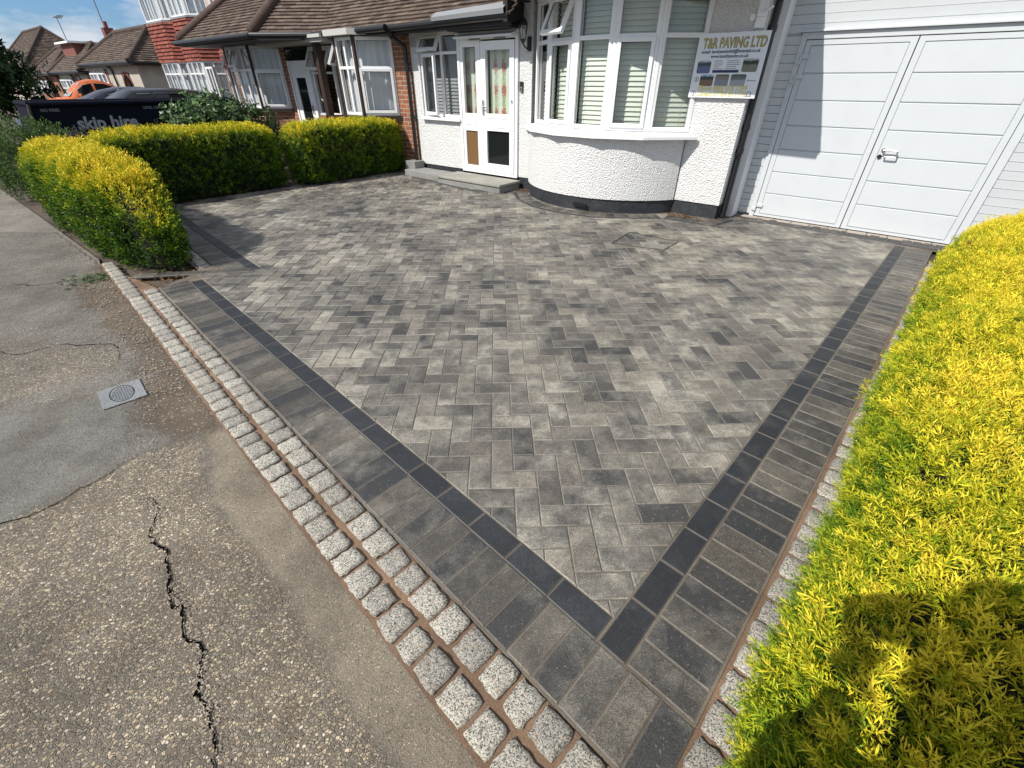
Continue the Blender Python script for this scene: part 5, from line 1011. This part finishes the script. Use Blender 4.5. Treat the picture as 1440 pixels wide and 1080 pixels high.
# ------------------------------------------------------------------ cars
def car(label, name, pos_s, pos_d, paint, kind, Lc=4.3, Wc=1.75, Hc=1.38, zoff=0):
    """axis along +y of the house frame; nose at -y (towards the street)"""
    root = empty(name, HW(pos_s, pos_d, zoff), ANG, label, 'car', 'cars parked in front of the neighbouring houses'); hw = Wc/2
    if kind == 'coupe': prof = [(0, .32, .50, .50), (.08, .22, .64, .64), (.5, .20, .78, .78), (1.15, .20, .90, .91), (1.75, .20, .93, 1.22), (2.15, .20, .94, Hc), (2.7, .20, .94, Hc), (3.3, .20, .94, Hc-.11), (3.85, .20, .93, 1.04), (4.2, .24, .90, .92), (4.35, .32, .74, .75), (4.42, .40, .60, .60)]
    elif kind == 'hatch': prof = [(0, .32, .52, .52), (.06, .22, .66, .66), (.4, .20, .82, .82), (.95, .20, .93, .94), (1.55, .20, .96, 1.28), (1.9, .20, .97, Hc), (2.6, .20, .97, Hc), (3.2, .20, .97, Hc-.05), (3.65, .20, .97, Hc-.17), (3.95, .24, .94, 1.0), (4.05, .32, .76, .78), (4.1, .4, .6, .6)]
    else: prof = [(0, .35, .45, .45), (.08, .25, .60, .60), (.35, .22, .74, .78), (.7, .22, .80, .88), (1.25, .22, .86, .93), (1.55, .22, .88, 1.24), (1.85, .22, .89, 1.42), (2.2, .22, .89, 1.49), (2.6, .22, .88, 1.47), (3.0, .22, .86, 1.32), (3.4, .22, .82, 1.08), (3.75, .25, .74, .80), (4.0, .32, .55, .56), (4.06, .36, .45, .45)]
    sc = Lc/prof[-1][0]; vs = []; K = 9
    def sm(t): return t*t*(3-2*t)
    for x, zb, zs, zt in prof:
        y = x*sc; e = min(1, (x/.5)) if x < .5 else min(1, (prof[-1][0]-x)/.5); w = hw*(.78+.22*math.sqrt(max(0, e))); wt = w*(.74 if kind != 'beetle' else .66) if zt > zs+.05 else w*.80
        if kind == 'beetle': w *= .86
        vs += [(-w*.55, y, zb), (-w*.96, y, zb+.05), (-w, y, (zb+zs)/2), (-w*.965, y, zs), (-wt, y, zt-.04*(zt > zs+.05)), (0, y, zt+.015), (wt, y, zt-.04*(zt > zs+.05)), (w*.965, y, zs), (w, y, (zb+zs)/2), (w*.96, y, zb+.05), (w*.55, y, zb)]
    K = 11; fs = []; ms = []; n = len(prof)
    for i in range(n-1):
        for k in range(K-1):
            f = (i*K+k, (i+1)*K+k, (i+1)*K+k+1, i*K+k+1); fs.append(f)
    fs.append(tuple(range(K))); fs.append(tuple(range((n-1)*K, n*K))[::-1])
    mb = MB(); mb.add(vs, fs); body = mb.build('body', paint, root, smooth=True)
    # glass
    mb = MB(); Vv = [Vector(v) for v in vs]
    def shrink(q, f=.86, out=.006):
        c = sum(q, Vector())/len(q); nn = (q[1]-q[0]).cross(q[2]-q[0]).normalized(); nn = nn if nn.dot(c-Vector((0, c.y, .7))) > 0 else -nn
        return [tuple(c+(p-c)*f+nn*out) for p in q]
    side = []
    idx = [i for i in range(n) if prof[i][3] > prof[i][2]+.12]; wins = []
    for sgn, (a_, b_) in ((1, (7, 6)), (-1, (3, 4))):
        mid = idx[len(idx)//2-1 if kind != 'beetle' else 2]
        for seg in (idx[:idx.index(mid)+1], idx[idx.index(mid):]):
            if len(seg) < 2: continue
            low = [Vv[i*K+a_] for i in seg]; top = [Vv[i*K+b_] for i in seg]; g = MB()
            L_ = [p*.90+q*.10 for p, q in zip(low, top)]; T_ = [p*.14+q*.86 for p, q in zip(low, top)]; off = Vector((sgn*.012, 0, 0))
            sh = .04; L_[0] += Vector((0, sh, 0)); T_[0] += Vector((0, sh, 0)); L_[-1] -= Vector((0, sh, 0)); T_[-1] -= Vector((0, sh, 0)); m_ = len(seg)
            g.add([tuple(p+off) for p in L_+T_], [(k, k+1, m_+k+1, m_+k) for k in range(m_-1)]); g.build('side_window', M['darkglass'], root)
            if sgn == 1:
                g = MB(); g.path([tuple(p+off*1.4) for p in T_], .009, n=5); g.build('window_trim', M['chrome'], root)
    for nm, (i, j) in (('windscreen', (idx[0]-1, idx[1] if kind != 'beetle' else idx[0]+1)), ('rear_window', (idx[-1], min(n-1, idx[-1]+1)))):
        q = [Vv[i*K+4], Vv[i*K+6], Vv[j*K+6], Vv[j*K+4]]; q = [q[0]+Vector((0, 0, .02)), q[1]+Vector((0, 0, .02)), q[2], q[3]]
        g = MB(); a4 = shrink(q, .9, .035 if kind == 'beetle' else .022); g.add(a4, [(0, 1, 2, 3)]); g.build(nm, M['screen'] if nm == 'windscreen' else M['darkglass'], root)
    ax = (.78*sc, (prof[-1][0]-.85)*sc)
    for y in ax:
        for sx_ in (-1, 1):
            g = MB(); x_ = sx_*(hw-.10); T = Matrix.Translation((x_, y, .31)) @ Matrix.Rotation(math.pi/2, 4, 'Y'); g.T = T; g.lathe([(.16, -.10), (.29, -.10), (.31, -.07), (.31, .07), (.29, .10), (.16, .10)], n=24); wl = g.build('wheel', M['rubber'], root)
            g = MB(T); g.lathe([(.0, .06*sx_), (.05, .07*sx_), (.19, .085*sx_)], n=20); g.build('rim', M['chrome'], wl)
            if kind == 'beetle':
                g = MB(); g.T = Matrix.Translation((sx_*(hw-.16), y, .33)) @ Matrix.Diagonal((.20, .52, .44, 1)); bm = bmesh.new(); bmesh.ops.create_icosphere(bm, subdivisions=3, radius=1); g.add([tuple(v.co) for v in bm.verts if True], [tuple(v.index for v in f.verts) for f in bm.faces]); bm.free(); g.build('wing', paint, root, smooth=True)
    for sx_ in (-1, 1):
        g = MB(); g.T = Matrix.Translation((sx_*hw*.66, .10*sc, .62)) @ Matrix.Rotation(math.pi/2, 4, 'X'); g.lathe([(0, .05), (.07, .045), (.10, .0), (.10, -.05)], n=16); g.build('headlight', M['screen'], root)
        g = MB(); g.box((sx_*(hw-.02), idx[0]*0+prof[idx[0]][0]*sc, .92), (sx_*(hw+.14), prof[idx[0]][0]*sc+.08, 1.04)); g.build('wing_mirror', paint, root, bevel=.02)
    g = MB(); g.box((-hw*.8, -.03, .35), (hw*.8, .10, .46)); g.build('bumper', M['black'] if kind != 'beetle' else M['chrome'], root, bevel=.02)
    return root
M['screen'] = mat('windscreen_glass', (.22, .36, .38), .06); M['screen'].node_tree.nodes['Principled BSDF'].inputs['IOR'].default_value = 1.9
def paint(name, c, r=.25): m = mat(name, c, r); b = m.node_tree.nodes['Principled BSDF']; b.inputs['Coat Weight'].default_value = .0; b.inputs['Specular IOR Level'].default_value = .3; b.inputs['Coat Roughness'].default_value = .05; return m
car('black parked hatchback behind the laurel bush, nearest of the three cars', 'parked_car', -13.5, -3.75, paint('black_car_paint', (.010, .011, .014)), 'hatch', 4.0, 1.7, 1.29)
car('dark blue parked coupe with silver window trim between the other two cars', 'parked_car', -16.4, -4.0, paint('navy_car_paint', (.008, .010, .022)), 'coupe', 4.8, 1.75, 1.30)
car('faded orange vintage rounded saloon car behind the dark skip', 'vintage_car', -24.9, -2.35, paint('orange_car_paint', (.50, .13, .045), .4), 'beetle', 3.7, 1.5, 1.49)

# ------------------------------------------------------------------ skip
sk = empty('rubbish_skip', HW(-9.5, -3.3, 0), ANG+math.pi/2, 'large black steel rubbish skip with white lettering on its side, behind the hedges', 'skip')
mb = MB(); LT, LB_, Wt, Wb, Zt = 1.52, .95, .50, .45, 1.15     # local x runs along its length
P4 = [(-LB_, -Wb, .12), (LB_, -Wb, .12), (LB_, Wb, .12), (-LB_, Wb, .12), (-LT, -Wt, .62), (LT, -Wt, .62), (LT, Wt, .62), (-LT, Wt, .62), (-LT+.12, -Wt, Zt), (LT, -Wt, Zt), (LT, Wt, Zt), (-LT+.12, Wt, Zt)]
fs = [(0, 3, 2, 1), (0, 1, 5, 4), (1, 2, 6, 5), (2, 3, 7, 6), (3, 0, 4, 7), (4, 5, 9, 8), (5, 6, 10, 9), (6, 7, 11, 10), (7, 4, 8, 11)]
mb.add(P4, fs); mb.build('body', M['skipdark'], sk)
mb = MB(); mb.path([(-LT+.12, -Wt-.02, Zt), (LT, -Wt-.02, Zt), (LT, Wt+.02, Zt), (-LT+.12, Wt+.02, Zt), (-LT+.12, -Wt-.02, Zt)], .035, n=8); mb.build('rim', M['skipdark'], sk)
mb = MB(); mb.bar((-LT-.0, -Wt-.03, .60), (-LT+.11, -Wt-.03, Zt), .022); mb.build('end_rail', M['timber'], sk)
mb = MB()
for x in (-.55, .75): mb.bar((x, -Wt-.01, .62), (x, -Wt-.09, .62), .05, n=12)
mb.build('lifting_lug', M['skipdark'], sk)
TS = Matrix.Translation((0, -Wt-.008, 0))
text('skip hire', -.95, .80, .24, M['dullprint'], sk, bold=.008, shear=.15, T=TS)
text('NO FIRES', -1.30, 1.05, .055, M['faintprint'], sk, bold=.002, T=TS); text('LEVEL LOAD', .05, 1.05, .055, M['faintprint'], sk, bold=.002, T=TS)
# black gate panel at the pavement edge
bp = empty('black_gate_panel', HW(-9.6, -5.35, 0), ANG, 'black slatted gate panel leaning at the pavement edge left of the hedges', 'gate')
mb = MB(); mb.box((-.05, -.05, 0), (.05, .05, 1.0)); mb.build('post', M['black'], bp); mb = MB()
for k in range(6): mb.box((-2.2, -.02, .1+k*.14), (-.05, .02, .21+k*.14))
mb.build('slats', M['black'], bp)

# ------------------------------------------------------------------ bushes and trees
def blob_points(c, rx, ry, rz, n, seed, zmin=0.05, shell=.55, lmp=.16):
    rg = np.random.default_rng(seed); D = rg.normal(size=(n, 3)); D /= np.linalg.norm(D, axis=1, keepdims=True); rad = (shell+(1-shell)*rg.random(n)**.5)
    rad = rad*(1+lmp*2.0*lump(D*1.3, 1.1, seed)+lmp*lump(D*3, 1.3, seed+1)); P = D*rad[:, None]*np.array([rx, ry, rz])+np.array(c); k = P[:, 2] > zmin; return P[k], D[k]
def bush(name, label, s_, d_, rx, ry, h, n, size, seed, m, protos, val=.5, cat='bush', grp=None):
    root = empty(name, HW(s_, d_), ANG, label, cat, grp); P, D = blob_points((0, 0, h*.5), rx, ry, h*.52, n, seed); rg = np.random.default_rng(seed)
    scatter('foliage', protos, P, D+rg.normal(0, .5, P.shape)+np.array([0, 0, .4]), size*rg.uniform(.6, 1.3, len(P)), val+.15*lump(P, 3, seed)+.12*D[:, 2], m, root, seed)
    mb = MB(); r = random.Random(seed)
    for k in range(7): a_ = k*.9; mb.path([(0, 0, 0), (rx*.25*math.cos(a_), ry*.25*math.sin(a_), h*.4), (rx*.6*math.cos(a_+.2), ry*.6*math.sin(a_+.2), h*.8)], .014, n=5)
    mb.build('stems', M['wood'], root); return root
bush('laurel_bush', 'dark glossy green shrub standing between the clipped hedge and the parked cars', -7.95, -2.5, .5, 1.0, 1.12, 1500, .15, 31, M['laurel'], LEAF, .55)
bush('low_shrub', 'low dull green hedge beside the skip, behind the golden hedge corner', -8.3, -5.0, .5, .55, .90, 1500, .12, 32, M['greenleaf'], MED, .75)
bush('dead_shrub', 'small mound of bare grey twigs in front of the skip', -8.0, -4.6, .3, .4, .78, 900, .11, 33, mat('grey_twigs', (.10, .09, .08), .9), MED, .5)
def tree(label, s_, d_, H_, crown_r, ch, n, size, seed, m, protos, th=.14, val=.35, name='garden_tree', low=.2):
    root = empty(name, HW(s_, d_), ANG, label, 'tree', 'trees at the far left edge'); r = random.Random(seed); mb = MB(); mb.bar((0, 0, 0), (.1, 0, H_*.55), th, n=10, r2=th*.6, cap=False); mb.bar((.1, 0, H_*.55), (.05, .1, H_*.9), th*.6, n=8, r2=th*.2); tr = mb.build('trunk', M['wood'], root)
    Ps, Ds = [], []; mbl = MB(); k_ = 16
    for k in range(k_):
        a_ = k*2.4; t = r.uniform(low, 1); rr = crown_r*(1-.55*max(0, t-.4))*r.uniform(.35, .8); z = H_-ch+ch*t*.85; c = (rr*math.cos(a_), rr*math.sin(a_), z); mbl.bar((.08, 0, z*.75), c, th*.28, n=5, r2=th*.06)
        P, D = blob_points(c, crown_r*.48, crown_r*.48, ch*.20, n//k_, seed*50+k, .2, .2, .2); Ps.append(P); Ds.append(D)
    mbl.build('limbs', M['wood'], tr); P = np.concatenate(Ps); D = np.concatenate(Ds); rg = np.random.default_rng(seed)
    scatter('crown', protos, P, D+rg.normal(0, .6, P.shape), size*rg.uniform(.6, 1.4, len(P)), val+.2*lump(P, 1.2, seed)+.1*D[:, 2], m, root, seed); return root
tree('dark green tree at the far left edge, in front of the distant bungalows', -15.6, -5.4, 4.1, 1.7, 3.2, 6800, .26, 41, M['greenleaf'], LEAF, val=.30)
tree('brighter green low tree at the left edge, under the dark tree', -12.3, -5.9, 1.55, .8, 1.1, 2200, .14, 42, M['greenleaf'], LEAF, th=.05, val=.75)
# boundary fence behind the dark tree
fe = empty('timber_fence', HW(-17.5, -5.1), ANG, 'dark weathered timber fence under the dark tree at the left', 'fence')
mb = MB()
for k in range(34): mb.box((-3+k*.14, -.01, 0), (-3+k*.14+.13, .012, 1.05+.01*math.sin(k*3)))
mb.build('boards', M['timber'], fe); mb = MB()
for k in range(3): mb.box((-3+k*2.3, .014, 0), (-2.9+k*2.3, .1, 1.12))
mb.build('fence_posts', M['timber'], fe)
# overhead wires
def wire(label, A, B, sag, n=24, r=.012):
    mb = MB(); A, B = Vector(A), Vector(B); pts = []
    for k in range(n+1): t = k/n; p = A.lerp(B, t); p.z -= 4*sag*t*(1-t); pts.append(tuple(p))
    mb.path(pts, r, n=6); tag(mb.build('overhead_cable', M['black']), label, 'cable', 'overhead cables crossing the sky')
wire('upper thin black telephone wire crossing the sky to the pink house', HW(-40, -12, 7.3), HW(-17.6, .2, 4.55), .2)
wire('lower thin black telephone wire crossing the sky behind the aerials', HW(-60, -12, 7.8), HW(-18.6, 5, 4.6), .2)

# ------------------------------------------------------------------ litter
def litter(name, pts_fn, n, size, m, seed, label, z=.006):
    rg = np.random.default_rng(seed); r = random.Random(seed); mb = MB()
    for _ in range(n):
        x, y = pts_fn(r); a_ = r.uniform(0, 6.3); s_ = size*r.uniform(.5, 1.4); c_, d_ = math.cos(a_), math.sin(a_); zz = z+r.uniform(0, .006)
        q = [(-1, 0, 0), (-.2, .45, .25), (1, .1, .1), (.1, -.45, .2)]; mb.add([(x+s_*(p*c_-q_*d_), y+s_*(p*d_+q_*c_), zz+s_*w_) for p, q_, w_ in q], [(0, 1, 2, 3)], 0, (max(.02, r.random()), r.random(), 0))
    o = mb.build(name, m); tag(o, label, 'leaves'); o['kind'] = 'stuff'; return o
litter('fallen_leaves', lambda r: hp(r.gauss(-.42, .13), r.gauss(-.11, .035)), 260, .013, M['deadleaf'], 1, 'dry orange leaves gathered at the foot of the pier right of the bay')
litter('fallen_leaves', lambda r: hp(r.gauss(-3.02, .08), r.gauss(-.14, .05)), 150, .013, M['deadleaf'], 2, 'dry leaves gathered between the doorstep and the bay')
litter('fallen_leaves', lambda r: RP(r.uniform(.17, .32), r.uniform(-.1, 1.1)), 700, .012, M['deadleaf'], 3, 'dry leaves and twigs between the setts and the near golden hedge', z=-.004)
litter('fallen_leaves', lambda r: hp(r.uniform(-3.5, -2.9), r.uniform(-5.6, -4.8)), 300, .016, M['deadleaf'], 4, 'dry leaves on the soil at the end of the rounded hedge', z=-.018)
litter('dirt_crumbs', lambda r: (lambda t: (-1.9-2.0*t+r.gauss(0, .09), 1.95+1.85*t+r.gauss(0, .09)))(r.random()), 1500, .007, M['grit'], 5, 'loose grit and crumbs of stone along the pavement edge', z=-.014)
CKP = [(-1.60, 1.23), (-1.46, 1.18), (-1.37, 1.02), (-1.19, .83), (-1.11, .78), (-.95, .62), (-.92, .55), (-.85, .48), (-.76, .35)]
litter('crack_crumbs', lambda r: (lambda k, t: (CKP[k][0]*(1-t)+CKP[k+1][0]*t+r.gauss(0, .012), CKP[k][1]*(1-t)+CKP[k+1][1]*t+r.gauss(0, .012)))(r.randrange(8), r.random()), 500, .0045, M['grit'], 7, 'crumbs of broken asphalt along the long pavement crack', z=-.012)
litter('weeds', lambda r: (r.gauss(-3.75, .12), r.gauss(3.75, .1)), 120, .02, M['greenleaf'], 6, 'small green weeds growing in the dirt by the rounded hedge', z=-.012)
# ------------------------------------------------------------------ the photographer, whose shadow falls on the hedge
def skin_obj(name, joints, edges, m, parent=None, sub=2):
    me = bpy.data.meshes.new(name); me.from_pydata([j[0] for j in joints], edges, []); o = bpy.data.objects.new(name, me); COL.objects.link(o)
    sk_ = o.modifiers.new('skin', 'SKIN'); su = o.modifiers.new('sub', 'SUBSURF'); su.levels = su.render_levels = sub
    for v, j in zip(me.skin_vertices[0].data, joints): v.radius = (j[1], j[1] if len(j) < 3 else j[2])
    me.skin_vertices[0].data[0].use_root = True
    for p in me.polygons: p.use_smooth = True
    me.materials.append(m); o.parent = parent; return o
skin_m = mat('skin', (.45, .27, .19), .6); cloth = mat('dark_tshirt', (.03, .035, .05), .9); jeans = mat('blue_jeans', (.04, .06, .11), .9)
pe_ = empty('person', (.0, -.25, 0), 0, 'person in dark clothes holding up a phone, shadow on the near hedge', 'person')
J = [((0, 0, .92), .12, .15), ((0, 0, 1.10), .11, .15), ((0, .0, 1.30), .12, .17), ((0, 0, 1.40), .07, .09), ((0, .04, 1.47), .05), ((0, .09, 1.53), .065), ((0, .10, 1.60), .085, .078), ((0, .09, 1.68), .06)]
E_ = [(k, k+1) for k in range(7)]
def chain(start, pts):
    for p in pts: J.append(p); E_.append((start, len(J)-1)); start = len(J)-1
for s_ in (-1, 1):
    chain(2, [((s_*.17, 0, 1.36), .055), ((s_*.18, .05, 1.10), .042), ((s_*.080, .14, 1.25), .038), ((s_*.055, .17, 1.355), .030)])
    chain(0, [((s_*.10, 0, .85), .085), ((s_*.11, .02, .50), .055), ((s_*.12, -.01, .12), .038), ((s_*.13, .03, .04), .036), ((s_*.14, .15, .03), .03)])
skin_obj('body', J, E_, skin_m, pe_)
J2 = [((0, 0, .90), .135, .17), ((0, 0, 1.10), .125, .165), ((0, 0, 1.30), .135, .185), ((0, 0, 1.42), .075, .09)]; E2 = [(0, 1), (1, 2), (2, 3)]
for s_ in (-1, 1): J2 += [((s_*.18, 0, 1.37), .075), ((s_*.17, .05, 1.12), .088), ((s_*.065, .150, 1.29), .066)]; E2 += [(2, len(J2)-3), (len(J2)-3, len(J2)-2), (len(J2)-2, len(J2)-1)]
skin_obj('tshirt', J2, E2, cloth, pe_)
J3 = [((0, 0, .93), .13, .165)]; E3 = []
for s_ in (-1, 1): J3 += [((s_*.10, 0, .84), .098), ((s_*.11, .02, .50), .070), ((s_*.12, -.01, .10), .055)]; n0 = len(J3)-3; E3 += [(0, n0), (n0, n0+1), (n0+1, n0+2)]
skin_obj('jeans', J3, E3, jeans, pe_)
bm = bmesh.new(); bmesh.ops.create_icosphere(bm, subdivisions=3, radius=1); hv = [(v.co.x*.092, v.co.y*.105+.075, v.co.z*.10+1.655) for v in bm.verts if True]; hf = [tuple(v.index for v in f.verts) for f in bm.faces if f.calc_center_median().z > -.1 or f.calc_center_median().y < -.2]; bm.free(); mb = MB(); mb.add(hv, hf); mb.build('hair', mat('brown_hair', (.03, .018, .01), .8), pe_, smooth=True)
for s_ in (-1, 1):                                    # hands: palm, four fingers behind the phone, thumb in front edge
    hj = [((s_*0.061, 0.175, 1.355), .030, .022), ((s_*0.051, 0.190, 1.395), .036, .018)]; he = [(0, 1)]
    for q in range(4):
        b = len(hj); zz = 1.405+q*.017; hj += [((s_*0.054, 0.208, zz), .0085), ((s_*0.038, 0.226-.002*q, zz+.006), .008), ((s_*0.016, 0.224, zz+.008), .0075), ((s_*0.012, 0.217, zz+.008), .0065)]; he += [(1, b), (b, b+1), (b+1, b+2), (b+2, b+3)]
    b = len(hj); hj += [((s_*0.054, 0.180, 1.405), .011), ((s_*0.040, 0.187, 1.425), .010), ((s_*0.024, 0.192, 1.44), .0085)]; he += [(0, b), (b, b+1), (b+1, b+2)]
    skin_obj('hand', hj, he, skin_m, pe_, 1)
for s_ in (-1, 1):
    mb = MB(); mb.box((-.045+s_*.13, -.10, 0), (.045+s_*.13, .20, .06)); mb.build('shoe', M['black'], pe_, bevel=.025)
phn = MB(Matrix.Translation((0, 0, CAMH)) @ rot.to_4x4()); phn.box((-.077, -.037, .012), (.077, .037, .02)); tag(phn.build('phone', M['black'], bevel=.002), 'dark phone held up in both hands by the person', 'phone')
